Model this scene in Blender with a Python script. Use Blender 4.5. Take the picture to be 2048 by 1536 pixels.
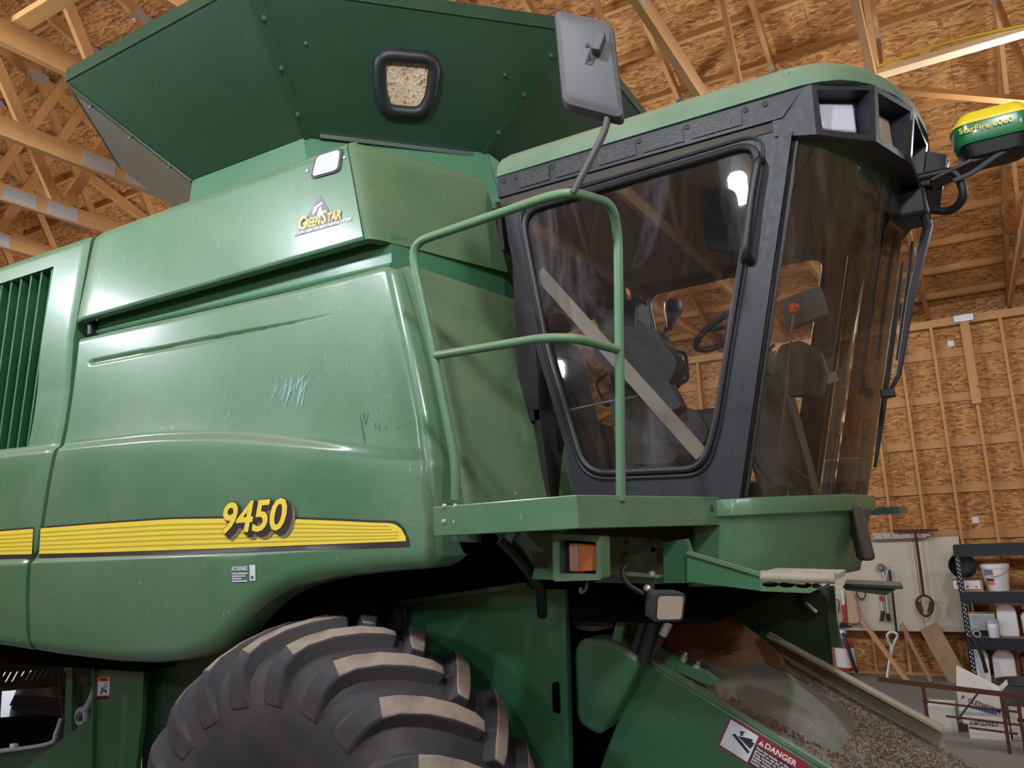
import bpy, bmesh, math, random
from mathutils import Vector, Matrix
random.seed(7)
sc = bpy.context.scene
for o in list(bpy.data.objects): bpy.data.objects.remove(o)
COL = sc.collection

# ---------------------------------------------------------------- camera
FPX = 1600.0
CAMZ = 2.0
AX = Vector((0.86795231, -0.13168932, -0.47887024))    # world axes seen in camera space (right, down, forward)
AY = Vector((0.49430216, 0.13546093, 0.8586709))
AZ = Vector((-0.04820957, -0.98199199, 0.18266794))
cd = bpy.data.cameras.new('camera'); cam = bpy.data.objects.new('camera', cd); COL.objects.link(cam)
cd.sensor_width = 36.0; cd.lens = 36.0 * FPX / 2048.0; cd.clip_start = 0.05; cd.clip_end = 200
cam.matrix_world = Matrix(((AX[0], -AX[1], -AX[2], 0), (AY[0], -AY[1], -AY[2], 0), (AZ[0], -AZ[1], -AZ[2], CAMZ), (0, 0, 0, 1)))
sc.camera = cam

# ---------------------------------------------------------------- world, exposure
w = bpy.data.worlds.new('world'); sc.world = w; w.use_nodes = True
bg = w.node_tree.nodes['Background']; bg.inputs[0].default_value = (0.80, 0.90, 1.0, 1); bg.inputs[1].default_value = 4.0
vs = sc.view_settings
vs.view_transform = 'Standard'; vs.look = 'None'; vs.gamma = 1.0; vs.use_curve_mapping = False
vs.exposure = 0.0
cy = sc.cycles
cy.max_bounces = 5; cy.diffuse_bounces = 3; cy.glossy_bounces = 2; cy.transmission_bounces = 2; cy.transparent_max_bounces = 6
LAMP_L = 600.0            # radiance of each LED bulb of the building
LAMP_COL = (0.86, 0.94, 1.0)
FLOOR = -0.22
YW = 13.07                # inner sheathing of the far long wall
EAVE = 4.99; PITCH = 0.38; RIDGE_Y = 1.20
NEAR_Y = 2 * RIDGE_Y - YW
XL, XR = -13.0, 8.0       # end walls

# ---------------------------------------------------------------- helpers
def ray(u, v):
    d = Vector(((u - 1024) / FPX, (v - 768) / FPX, 1.0))
    return Vector((d.dot(AX), d.dot(AY), d.dot(AZ)))
def P(u, v, y):                   # point of the plane Y=y that was measured at photo pixel u, v
    r = ray(u, v); return r * (y / r.y) + Vector((0, 0, CAMZ))
def PZ(u, v, z):
    r = ray(u, v); return r * ((z - CAMZ) / r.z) + Vector((0, 0, CAMZ))
def PXp(u, v, x):
    r = ray(u, v); return r * (x / r.x) + Vector((0, 0, CAMZ))
def interp(pts, x):
    if x <= pts[0][0]: return pts[0][1]
    for (a, b), (c, d) in zip(pts, pts[1:]):
        if x <= c:
            t = (x - a) / (c - a); return b + (d - b) * t
    return pts[-1][1]
def smoothstep(t):
    t = max(0.0, min(1.0, t)); return t * t * (3 - 2 * t)
def V(*a): return Vector(a)

def link(o, parent=None):
    COL.objects.link(o)
    if parent is not None:
        o.parent = parent
        o.matrix_parent_inverse = WORLD[parent].inverted()
    return o
WORLD = {}
def tag(o, label=None, cat=None, group=None, kind=None):
    if label: o['label'] = label
    if cat: o['category'] = cat
    if group: o['group'] = group
    if kind: o['kind'] = kind
    return o
def thing(name, label, cat, loc, group=None):
    o = bpy.data.objects.new(name, None); o.empty_display_size = 0.1
    COL.objects.link(o); o.location = loc; WORLD[o] = Matrix.Translation(Vector(loc))
    return tag(o, label, cat, group)

class MB:
    def __init__(s): s.v = []; s.f = []; s.m = []; s.cm = 0
    def add(s, vs, fs):
        b = len(s.v); s.v += [Vector(p) for p in vs]; s.f += [tuple(b + i for i in f) for f in fs]; s.m += [s.cm] * len(fs); return s
    def box(s, c, d, R=None):
        hx, hy, hz = d[0] / 2, d[1] / 2, d[2] / 2
        vs = [Vector((x, y, z)) for x in (-hx, hx) for y in (-hy, hy) for z in (-hz, hz)]
        if R is not None: vs = [R @ p for p in vs]
        c = Vector(c)
        return s.add([c + p for p in vs], [(0, 1, 3, 2), (4, 6, 7, 5), (0, 4, 5, 1), (2, 3, 7, 6), (0, 2, 6, 4), (1, 5, 7, 3)])
    def bx(s, x0, x1, y0, y1, z0, z1): return s.box(((x0 + x1) / 2, (y0 + y1) / 2, (z0 + z1) / 2), (x1 - x0, y1 - y0, z1 - z0))
    def beam(s, p, q, wd, ht, up=(0, 0, 1)):
        p = Vector(p); q = Vector(q); d = (q - p).normalized(); side = d.cross(Vector(up))
        if side.length < 1e-5: side = d.cross(Vector((1, 0, 0)))
        side.normalize(); u = side.cross(d).normalized()
        a, b = side * wd / 2, u * ht / 2
        vs = [p - a - b, p + a - b, p + a + b, p - a + b, q - a - b, q + a - b, q + a + b, q - a + b]
        return s.add(vs, [(3, 2, 1, 0), (4, 5, 6, 7), (0, 1, 5, 4), (1, 2, 6, 5), (2, 3, 7, 6), (3, 0, 4, 7)])
    def prism(s, poly, vec):
        poly = [Vector(p) for p in poly]; vec = Vector(vec); n = len(poly)
        return s.add(poly + [p + vec for p in poly], [tuple(range(n - 1, -1, -1)), tuple(range(n, 2 * n))] + [(i, (i + 1) % n, n + (i + 1) % n, n + i) for i in range(n)])
    def tube(s, pts, r, n=10, closed=False, caps=True):
        pts = [Vector(p) for p in pts]; m = len(pts); rings = []; prev = None
        rr = r if isinstance(r, (list, tuple)) else [r] * m
        for i, p in enumerate(pts):
            if closed: t = pts[(i + 1) % m] - pts[i - 1]
            else: t = pts[min(i + 1, m - 1)] - pts[max(i - 1, 0)]
            if t.length < 1e-9: t = Vector((0, 0, 1))
            t.normalize()
            if prev is None:
                a = Vector((0, 0, 1)) if abs(t.z) < 0.9 else Vector((1, 0, 0)); prev = t.cross(a).normalized()
            else:
                prev = (prev - t * prev.dot(t))
                if prev.length < 1e-6: prev = t.orthogonal()
                prev.normalize()
            b = t.cross(prev)
            rings.append([p + (prev * math.cos(2 * math.pi * k / n) + b * math.sin(2 * math.pi * k / n)) * rr[i] for k in range(n)])
        vs = [q for g in rings for q in g]; fs = []
        for i in range(m if closed else m - 1):
            j = (i + 1) % m
            for k in range(n): fs.append((i * n + k, i * n + (k + 1) % n, j * n + (k + 1) % n, j * n + k))
        if caps and not closed: fs += [tuple(range(n - 1, -1, -1)), tuple((m - 1) * n + k for k in range(n))]
        return s.add(vs, fs)
    def lathe(s, prof, c=(0, 0, 0), axis=(0, 0, 1), n=20, caps=True):
        ax = Vector(axis).normalized(); a = ax.orthogonal().normalized(); b = ax.cross(a); c = Vector(c); m = len(prof)
        vs = [c + ax * h + (a * math.cos(2 * math.pi * k / n) + b * math.sin(2 * math.pi * k / n)) * max(r, 1e-4) for r, h in prof for k in range(n)]
        fs = [(i * n + k, i * n + (k + 1) % n, (i + 1) * n + (k + 1) % n, (i + 1) * n + k) for i in range(m - 1) for k in range(n)]
        if caps: fs += [tuple(range(n - 1, -1, -1)), tuple((m - 1) * n + k for k in range(n))]
        return s.add(vs, fs)
    def grid(s, fn, nu, nv, keep=None):
        vs = [fn(i / nu, j / nv) for j in range(nv + 1) for i in range(nu + 1)]
        fs = []
        for j in range(nv):
            for i in range(nu):
                if keep is None or keep(i, j):
                    k = j * (nu + 1) + i; fs.append((k, k + 1, k + nu + 2, k + nu + 1))
        return s.add(vs, fs)
    def flat(s, loops):                                # planar polygon with holes
        bm = bmesh.new(); es = []
        for lp in loops:
            vv = [bm.verts.new(p) for p in lp]
            for i in range(len(vv)): es.append(bm.edges.new((vv[i], vv[(i + 1) % len(vv)])))
        bmesh.ops.triangle_fill(bm, use_beauty=True, use_dissolve=False, edges=es)
        bm.verts.index_update()
        s.add([v.co.copy() for v in bm.verts], [tuple(v.index for v in f.verts) for f in bm.faces]); bm.free(); return s
    def build(s, name, mat, parent=None, smooth=True, bevel=0, solid=0, origin=None, angle=38, solid_off=-1, kind=None):
        me = bpy.data.meshes.new(name)
        o0 = Vector(origin) if origin is not None else Vector((0, 0, 0))
        me.from_pydata([tuple(p - o0) for p in s.v], [], s.f)
        mats = mat if isinstance(mat, (list, tuple)) else [mat]
        for m_ in mats: me.materials.append(M[m_] if isinstance(m_, str) else m_)
        if len(mats) > 1: me.polygons.foreach_set('material_index', s.m)
        bm = bmesh.new(); bm.from_mesh(me); bmesh.ops.recalc_face_normals(bm, faces=bm.faces); bm.to_mesh(me); bm.free()
        if smooth:
            me.polygons.foreach_set('use_smooth', [True] * len(me.polygons)); me.set_sharp_from_angle(angle=math.radians(angle))
        me.update()
        o = bpy.data.objects.new(name, me); o.location = o0; WORLD[o] = Matrix.Translation(o0)
        link(o, parent)
        if solid:
            md = o.modifiers.new('solidify', 'SOLIDIFY'); md.thickness = solid; md.offset = solid_off
        if bevel:
            md = o.modifiers.new('bevel', 'BEVEL'); md.width = bevel; md.segments = 2; md.limit_method = 'ANGLE'; md.angle_limit = math.radians(40)
        if kind: o['kind'] = kind
        return o

def fillet(pts, r, n=5, closed=False):
    pts = [Vector(p) for p in pts]; out = []; m = len(pts)
    for i, p in enumerate(pts):
        if not closed and i in (0, m - 1): out.append(p); continue
        a, b = pts[i - 1], pts[(i + 1) % m]
        da, db = (a - p), (b - p); rr = min(r, da.length * 0.48, db.length * 0.48)
        s0, s1 = p + da.normalized() * rr, p + db.normalized() * rr
        for k in range(n + 1):
            t = k / n; out.append(s0 * (1 - t) ** 2 + p * 2 * t * (1 - t) + s1 * t * t)
    return out
def spline(pts, n=6):
    pts = [Vector(p) for p in pts]; out = []; m = len(pts)
    for i in range(m - 1):
        p0, p1, p2, p3 = pts[max(i - 1, 0)], pts[i], pts[i + 1], pts[min(i + 2, m - 1)]
        for k in range(n):
            t = k / n
            out.append(0.5 * ((2 * p1) + (p2 - p0) * t + (2 * p0 - 5 * p1 + 4 * p2 - p3) * t * t + (3 * p1 - p0 - 3 * p2 + p3) * t ** 3))
    out.append(pts[-1]); return out
def copy_obj(o, parent, M4=None):
    c = o.copy(); COL.objects.link(c); c.parent = parent
    WORLD[c] = Matrix.Identity(4); return c
def lettering(name, txt, size, mat, parent, org, xd, up, shear=0.0, bold=0.0, ext=0.0008, space=1.0, wide=1.0, align='LEFT'):
    cu = bpy.data.curves.new(name, 'FONT'); cu.body = txt; cu.size = size; cu.shear = shear; cu.offset = bold * size; cu.extrude = ext
    cu.space_character = space; cu.align_x = align; cu.resolution_u = 3; cu.fill_mode = 'BOTH' if ext else 'FRONT'
    t = bpy.data.objects.new(name, cu); COL.objects.link(t)
    bpy.context.view_layer.update()
    me = bpy.data.meshes.new_from_object(t.evaluated_get(bpy.context.evaluated_depsgraph_get()))
    COL.objects.unlink(t); bpy.data.objects.remove(t)
    xd = Vector(xd).normalized(); up = Vector(up); up = (up - xd * up.dot(xd)).normalized(); n = xd.cross(up)
    R = Matrix((xd * wide, up, n)).transposed().to_4x4(); R.translation = Vector(org)
    me.transform(R); me.name = name; me.materials.clear(); me.materials.append(M[mat])
    o = bpy.data.objects.new(name, me); WORLD[o] = Matrix.Identity(4); link(o, parent); return o

# ---------------------------------------------------------------- materials
M = {}
class NT:
    def __init__(s, name):
        s.m = bpy.data.materials.new(name); s.m.use_nodes = True; s.t = s.m.node_tree; s.n = s.t.nodes; s.l = s.t.links
        s.b = s.n['Principled BSDF']; s.out = s.n['Material Output']; M[name] = s.m
        s.tc = s.n.new('ShaderNodeTexCoord')
    def node(s, typ, ins=None, **kw):
        x = s.n.new(typ)
        for k, v in kw.items(): setattr(x, k, v)
        for k, v in (ins or {}).items():
            if hasattr(v, 'is_linked') or isinstance(v, bpy.types.NodeSocket): s.l.new(v, x.inputs[k])
            else: x.inputs[k].default_value = v
        return x
    def coords(s, scale=(1, 1, 1), rot=(0, 0, 0), src='Object'):
        return s.node('ShaderNodeMapping', {'Vector': s.tc.outputs[src], 'Scale': scale, 'Rotation': rot}).outputs[0]
    def noise(s, vec, scale, detail=3, rough=0.5, dist=0.0):
        return s.node('ShaderNodeTexNoise', {'Vector': vec, 'Scale': scale, 'Detail': detail, 'Roughness': rough, 'Distortion': dist}).outputs['Fac']
    def ramp(s, fac, a, b, lo=0.0, hi=1.0):
        return s.node('ShaderNodeMapRange', {'Value': fac, 'From Min': a, 'From Max': b, 'To Min': lo, 'To Max': hi}).outputs[0]
    def math(s, op, a, b=0.0):
        return s.node('ShaderNodeMath', {0: a, 1: b}, operation=op).outputs[0]
    def mix(s, fac, a, b):
        x = s.node('ShaderNodeMix', None, data_type='RGBA')
        for k, v in ((0, fac), (6, a), (7, b)):
            if isinstance(v, bpy.types.NodeSocket): s.l.new(v, x.inputs[k])
            else: x.inputs[k].default_value = v
        return x.outputs[2]
    def bump(s, h, strength, dist=0.01):
        x = s.node('ShaderNodeBump', {'Height': h, 'Strength': strength, 'Distance': dist}); s.l.new(x.outputs[0], s.b.inputs['Normal'])
    def set(s, **kw):
        for k, v in kw.items():
            k = k.replace('_', ' ')
            if isinstance(v, bpy.types.NodeSocket): s.l.new(v, s.b.inputs[k])
            else: s.b.inputs[k].default_value = v
        return s
def c4(r, g, b): return (r, g, b, 1)

def plain(name, col, rough=0.5, metal=0.0, var=0.12, scale=18, bump=0.0, **kw):
    t = NT(name); nz = t.noise(t.coords(), scale, 4)
    t.set(Base_Color=t.mix(nz, c4(*[c * (1 - var) for c in col]), c4(*[min(1, c * (1 + var)) for c in col])), Roughness=rough, Metallic=metal, **kw)
    if bump: t.bump(t.noise(t.coords(), scale * 4, 3), bump, 0.004)
    return t
def paint(name, col, rough=0.35, dust=0.25, dustup=0.5, dcol=(0.27, 0.32, 0.31), fleck=0.5, coat=0.3):
    t = NT(name)
    v = t.coords()
    big = t.ramp(t.noise(v, 2.2, 4, 0.6), 0.35, 0.75)
    fine = t.ramp(t.noise(v, 160, 2), 0.25, 0.8)
    nz = t.node('ShaderNodeSeparateXYZ', {0: t.node('ShaderNodeNewGeometry').outputs['Normal']}).outputs[2]
    up = t.ramp(nz, 0.12, 0.75)
    d = t.math('MULTIPLY', t.math('MULTIPLY', big, fine), dust)
    d = t.math('MINIMUM', t.math('ADD', d, dust * 0.35), 0.92)
    col1 = t.mix(d, c4(*col), c4(*dcol))
    du = t.math('MULTIPLY', t.math('MULTIPLY', up, t.ramp(fine, 0.0, 1.0, 0.75, 1.0)), dustup)      # dust settled on upward faces
    col1 = t.mix(du, col1, c4(dcol[0] * 0.95, dcol[1] * 0.84, dcol[2] * 0.66))
    d = t.math('MINIMUM', t.math('ADD', d, du), 0.95)
    # short pale scuffs
    fl = t.noise(t.coords((70, 70, 22), (0.0, 0.5, 0.0)), 1.0, 2, 0.5)
    msk = t.ramp(t.noise(v, 3.0, 2), 0.42, 0.62)
    fk = t.math('MULTIPLY', t.math('MULTIPLY', t.ramp(fl, 0.71, 0.76), msk), fleck)
    col2 = t.mix(fk, col1, c4(0.46, 0.52, 0.46))
    rg = t.math('ADD', t.ramp(d, 0.0, 0.8, rough, rough + 0.25), t.ramp(t.noise(v, 35, 3), 0.3, 0.7, -0.04, 0.05))
    t.set(Base_Color=col2, Roughness=rg, Coat_Weight=coat, Coat_Roughness=0.17)
    return t
GREEN = (0.022, 0.135, 0.048)
paint('green', GREEN, 0.33, 0.50, 0.65, (0.23, 0.29, 0.235), fleck=0.8, coat=0.5)
paint('green_dusty', (0.024, 0.110, 0.040), 0.5, 0.72, 0.45, (0.17, 0.20, 0.12), 0.15, 0.0)
paint('green_clean', (0.022, 0.135, 0.058), 0.4, 0.12, 0.45, fleck=0.25)
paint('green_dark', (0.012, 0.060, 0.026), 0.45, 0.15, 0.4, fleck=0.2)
paint('green_tank_shaded', (0.006, 0.036, 0.015), 0.42, 0.08, 0.3, (0.16, 0.18, 0.17), fleck=0.12, coat=0.15)  # body green darkened: shade under the flared tank put into the colour
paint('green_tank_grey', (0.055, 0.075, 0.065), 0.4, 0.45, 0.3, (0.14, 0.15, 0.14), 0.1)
paint('green_roof', (0.040, 0.130, 0.060), 0.5, 0.65, 0.70, (0.26, 0.30, 0.24), 0.1, 0.0)
paint('green_rail', (0.050, 0.170, 0.075), 0.45, 0.30, 0.85, (0.24, 0.23, 0.18), 0.1, 0.1)
paint('black_cab', (0.008, 0.009, 0.017), 0.50, 0.09, 0.35, (0.12, 0.11, 0.12), 0.05, 0.0)
plain('black', (0.010, 0.010, 0.011), 0.55)
plain('rubber_black', (0.012, 0.012, 0.014), 0.5, bump=0.1)
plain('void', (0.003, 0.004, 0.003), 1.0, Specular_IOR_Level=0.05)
plain('grey_plastic', (0.055, 0.053, 0.058), 0.6, scale=8, var=0.2)
plain('dark_plastic', (0.016, 0.016, 0.018), 0.6, var=0.2)
plain('interior_brown', (0.060, 0.043, 0.032), 0.75, var=0.25, scale=6)
plain('interior_grey', (0.040, 0.040, 0.044), 0.7, var=0.2, scale=6)
plain('interior_beige', (0.36, 0.31, 0.22), 0.7, var=0.15, scale=6)
plain('headliner', (0.055, 0.045, 0.038), 0.85, var=0.3, scale=5)
plain('band_beige', (0.22, 0.185, 0.15), 0.7, var=0.15)
plain('steel', (0.45, 0.45, 0.47), 0.35, 0.8)
plain('bolt', (0.55, 0.53, 0.50), 0.4, 0.6)
plain('galv', (0.50, 0.52, 0.55), 0.45, 0.55, var=0.2, scale=40)
plain('rod_blue', (0.36, 0.38, 0.50), 0.5, 0.1)
plain('yellow', (0.80, 0.62, 0.06), 0.45, scale=6, var=0.08)
plain('yellow_line', (0.50, 0.37, 0.035), 0.5)
plain('decal_black', (0.030, 0.022, 0.030), 0.5)
plain('decal_shadow', (0.17, 0.14, 0.10), 0.6)
plain('decal_purple', (0.17, 0.15, 0.19), 0.5)
plain('white', (0.80, 0.80, 0.80), 0.5, var=0.05)
plain('white_plastic', (0.78, 0.77, 0.78), 0.45, var=0.06, scale=5)
plain('decal_white', (0.62, 0.68, 0.78), 0.5)
plain('decal_blue', (0.05, 0.09, 0.25), 0.5)
plain('decal_red', (0.28, 0.022, 0.035), 0.45)
plain('orange', (0.78, 0.20, 0.06), 0.5)
plain('red', (0.42, 0.035, 0.03), 0.4)
plain('red_ball', (0.55, 0.05, 0.02), 0.3)
plain('yellow_cap', (0.82, 0.63, 0.03), 0.3, Coat_Weight=0.5)
plain('gps_green', (0.012, 0.16, 0.055), 0.25, var=0.05, Coat_Weight=0.6)
plain('blue_bucket', (0.030, 0.035, 0.16), 0.4)
plain('cardboard', (0.42, 0.25, 0.13), 0.8)
plain('carton', (0.66, 0.62, 0.60), 0.75, var=0.06)
plain('paper_bag', (0.50, 0.36, 0.22), 0.85, var=0.2)
plain('rust', (0.10, 0.035, 0.018), 0.8, 0.2, var=0.5, scale=30)
plain('shelf_steel', (0.020, 0.023, 0.032), 0.45, 0.2)
plain('wood_weathered', (0.30, 0.19, 0.11), 0.8, var=0.3, scale=9)
plain('wood_handle', (0.52, 0.30, 0.16), 0.6, var=0.2, scale=12)
plain('block', (0.48, 0.40, 0.35), 0.85, var=0.25)
plain('maroon', (0.20, 0.020, 0.03), 0.5)
plain('teal_dark', (0.02, 0.06, 0.05), 0.6)
plain('grey_tote', (0.42, 0.42, 0.45), 0.5)
plain('cable_yellow', (0.80, 0.58, 0.04), 0.45)
plain('lens_white', (0.62, 0.62, 0.68), 0.22, var=0.1, Coat_Weight=0.5)
plain('lens_dusty', (0.40, 0.33, 0.27), 0.5, var=0.12)

# ridged lens of the body lamp
t = NT('lens_ribbed'); wv = t.node('ShaderNodeTexWave', {'Vector': t.coords(), 'Scale': 60.0}, bands_direction='Z').outputs['Fac']
t.set(Base_Color=t.mix(wv, c4(0.36, 0.36, 0.42), c4(0.55, 0.55, 0.60)), Roughness=0.3); t.bump(wv, 0.3, 0.003)
t = NT('lens_grid'); a1 = t.node('ShaderNodeTexWave', {'Vector': t.coords(), 'Scale': 55.0}, bands_direction='Z').outputs['Fac']
a2 = t.node('ShaderNodeTexWave', {'Vector': t.coords(), 'Scale': 55.0}, bands_direction='X').outputs['Fac']
ww = t.math('MULTIPLY', a1, a2); t.set(Base_Color=t.mix(ww, c4(0.42, 0.42, 0.48), c4(0.75, 0.75, 0.82)), Roughness=0.22); t.bump(ww, 0.3, 0.003)
t = NT('amber'); t.set(Base_Color=t.mix(t.noise(t.coords(), 14), c4(0.42, 0.11, 0.035), c4(0.62, 0.20, 0.05)), Roughness=0.3, Coat_Weight=0.5)
t = NT('amber_pale'); t.set(Base_Color=t.mix(t.noise(t.coords(), 20), c4(0.42, 0.23, 0.18), c4(0.50, 0.27, 0.20)), Roughness=0.4)
# perforated grille
t = NT('grille'); vo = t.node('ShaderNodeTexVoronoi', {'Vector': t.coords(), 'Scale': 95.0}).outputs['Distance']
t.set(Base_Color=t.mix(t.ramp(vo, 0.3, 0.45), c4(0.002, 0.002, 0.002), c4(0.03, 0.03, 0.035)), Roughness=0.55)
# tyre rubber
t = NT('tyre'); v = t.coords((1, 1, 1)); d = t.ramp(t.noise(v, 3.2, 5, 0.65), 0.35, 0.75)
t.set(Base_Color=t.mix(d, c4(0.026, 0.027, 0.036), c4(0.075, 0.064, 0.062)), Roughness=0.72); t.bump(t.noise(v, 60, 3), 0.12, 0.006)
t = NT('tyre_tread'); v = t.coords(); d = t.ramp(t.noise(v, 6, 5, 0.6), 0.25, 0.6)
t.set(Base_Color=t.mix(d, c4(0.15, 0.12, 0.11), c4(0.34, 0.27, 0.22)), Roughness=0.8); t.bump(t.noise(v, 80, 3), 0.12, 0.004)
# feeder house top: paint, polished steel wear and trodden chaff
t = NT('feeder_top'); v = t.coords((1, 1, 1)); st = t.coords((1.4, 7, 1.4), (0, 0.5, 0))
a = t.ramp(t.noise(st, 1.6, 5, 0.65), 0.40, 0.62); b = t.ramp(t.noise(v, 2.6, 4, 0.6), 0.42, 0.62); sp = t.ramp(t.noise(v, 130, 2), 0.62, 0.72)
cc = t.mix(a, c4(0.060, 0.115, 0.070), c4(0.19, 0.155, 0.125)); cc = t.mix(b, cc, c4(0.13, 0.125, 0.12)); cc = t.mix(t.math('MULTIPLY', sp, b), cc, c4(0.5, 0.42, 0.34))
t.set(Base_Color=cc, Roughness=0.7); t.bump(t.noise(v, 90, 3), 0.25, 0.004)
plain('chaff', (0.17, 0.085, 0.045), 0.95, var=0.45, scale=40, bump=0.5)
plain('chaff_pale', (0.38, 0.29, 0.19), 0.9, var=0.3, scale=60)
plain('chaff_dark', (0.14, 0.075, 0.042), 0.95, var=0.4, scale=60)
plain('plate_dusty', (0.36, 0.33, 0.25), 0.8, var=0.2, scale=9)
# grain seen through the tank window
t = NT('grain'); vv = t.node('ShaderNodeTexVoronoi', {'Vector': t.coords((1, 1, 0.6), (0.3, 0, 0.2)), 'Scale': 85.0}); gr = t.node('ShaderNodeSeparateColor', {0: vv.outputs['Color']}).outputs[0]
lo = t.ramp(t.noise(t.coords(), 7, 3), 0.35, 0.7)
t.set(Base_Color=t.mix(t.ramp(gr, 0.0, 0.35), c4(0.20, 0.13, 0.08), t.mix(lo, c4(0.50, 0.37, 0.24), c4(0.68, 0.53, 0.37))), Roughness=0.8); t.bump(vv.outputs['Distance'], 0.5, 0.01)

def glass(name, dust, tint=(0.9, 0.9, 0.88), streak=(1, 1, 1), dcol=(0.30, 0.29, 0.29), lo=0.45, hi=0.8):
    t = NT(name); n = t.n; l = t.l
    tr = n.new('ShaderNodeBsdfTransparent'); tr.inputs[0].default_value = c4(*tint)
    gl = n.new('ShaderNodeBsdfGlossy'); gl.inputs['Roughness'].default_value = 0.02
    fr = n.new('ShaderNodeFresnel'); fr.inputs[0].default_value = 1.5
    m1 = n.new('ShaderNodeMixShader'); l.new(t.ramp(fr.outputs[0], 0.0, 1.0, 0.02, 0.9), m1.inputs[0]); l.new(tr.outputs[0], m1.inputs[1]); l.new(gl.outputs[0], m1.inputs[2])
    df = n.new('ShaderNodeBsdfDiffuse'); df.inputs[0].default_value = c4(*dcol)
    v = t.coords(streak); s = t.math('MULTIPLY', t.ramp(t.noise(v, 3.0, 5, 0.6, 0.6), lo, hi), t.ramp(t.noise(t.coords((60, 60, 6)), 1.0, 3), 0.2, 0.8, 0.5, 1.0))
    m2 = n.new('ShaderNodeMixShader'); l.new(t.math('ADD', t.math('MULTIPLY', s, dust), dust * 0.06), m2.inputs[0]); l.new(m1.outputs[0], m2.inputs[1]); l.new(df.outputs[0], m2.inputs[2])
    l.new(m2.outputs[0], t.out.inputs[0]); return t
glass('glass_door', 0.40, (0.88, 0.89, 0.88), (1.0, 1.0, 0.35), (0.32, 0.32, 0.36), 0.48, 0.78)
glass('glass_wind', 0.20, (0.96, 0.94, 0.88), (2.6, 2.6, 0.12), (0.34, 0.29, 0.23), 0.40, 0.8)
glass('glass_far', 0.05, (0.93, 0.93, 0.90))

# timber: grain stretched along the member
def timber(name, scale, a=(0.36, 0.165, 0.055), b=(0.64, 0.335, 0.125)):
    t = NT(name); v = t.coords(scale); nz = t.noise(v, 1.0, 3, 0.6, 0.4); per = t.noise(t.coords((0.9, 0.9, 0.9)), 1.1, 1)
    cc = t.mix(t.math('ADD', t.math('MULTIPLY', nz, 0.7), t.math('MULTIPLY', per, 0.4)), c4(*a), c4(*b))
    kn = t.node('ShaderNodeTexVoronoi', {'Vector': t.coords((1.7, 1.7, 1.7)), 'Scale': 1.6}).outputs['Distance']
    cc = t.mix(t.ramp(kn, 0.025, 0.055), c4(0.16, 0.07, 0.03), cc)
    t.set(Base_Color=cc, Roughness=0.65)
timber('timber_x', (1.2, 26, 26)); timber('timber_y', (26, 1.2, 26)); timber('timber_z', (26, 26, 1.2))
timber('timber_pale', (1.2, 26, 26), (0.66, 0.44, 0.22), (0.86, 0.64, 0.38))
# oriented strand board, strands laid in two layers
def osb(name, plane, a=(0.17, 0.058, 0.015), b=(0.42, 0.178, 0.050), c=(0.68, 0.34, 0.115)):
    t = NT(name); s = t.node('ShaderNodeSeparateXYZ', {0: t.tc.outputs['Object']})
    uv = t.node('ShaderNodeCombineXYZ', {0: s.outputs[0], 1: s.outputs[{'xz': 2, 'xy': 1}[plane]] if plane != 'yz' else s.outputs[2], 2: 0.0})
    if plane == 'yz': t.l.new(s.outputs[1], uv.inputs[0])
    wob = t.node('ShaderNodeTexNoise', {'Vector': uv.outputs[0], 'Scale': 5.0, 'Detail': 2.0})
    vec = t.node('ShaderNodeMixRGB', {0: 0.10, 1: uv.outputs[0], 2: wob.outputs['Color']}).outputs[0]
    outs = []
    for rot, sc_ in ((0.12, (13, 60, 1)), (-0.5, (14, 62, 1)), (0.95, (15, 60, 1))):
        mp = t.node('ShaderNodeMapping', {'Vector': vec, 'Rotation': (0, 0, rot), 'Scale': sc_}).outputs[0]
        vo = t.node('ShaderNodeTexVoronoi', {'Vector': mp, 'Scale': 1.0})
        outs.append(t.node('ShaderNodeSeparateColor', {0: vo.outputs['Color']}))
    m1 = t.ramp(outs[0].outputs[1], 0.45, 0.5); m2 = t.ramp(outs[1].outputs[1], 0.62, 0.66)
    val = t.node('ShaderNodeMix', {0: m1, 2: outs[0].outputs[0], 3: outs[1].outputs[0]}).outputs[0]
    val = t.node('ShaderNodeMix', {0: m2, 2: val, 3: outs[2].outputs[0]}).outputs[0]
    fine = t.noise(uv.outputs[0], 60, 2)
    val = t.math('ADD', t.math('MULTIPLY', val, 0.8), t.math('MULTIPLY', fine, 0.3))
    cr = t.node('ShaderNodeValToRGB', {0: val}); e = cr.color_ramp.elements
    e[0].position = 0.10; e[0].color = c4(*a); e[1].position = 0.95; e[1].color = c4(*c)
    k = e.new(0.45); k.color = c4(*b)
    t.set(Base_Color=cr.outputs[0], Roughness=0.7)
osb('osb_wall', 'xz'); osb('osb_roof', 'xy'); osb('osb_end', 'yz')
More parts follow.
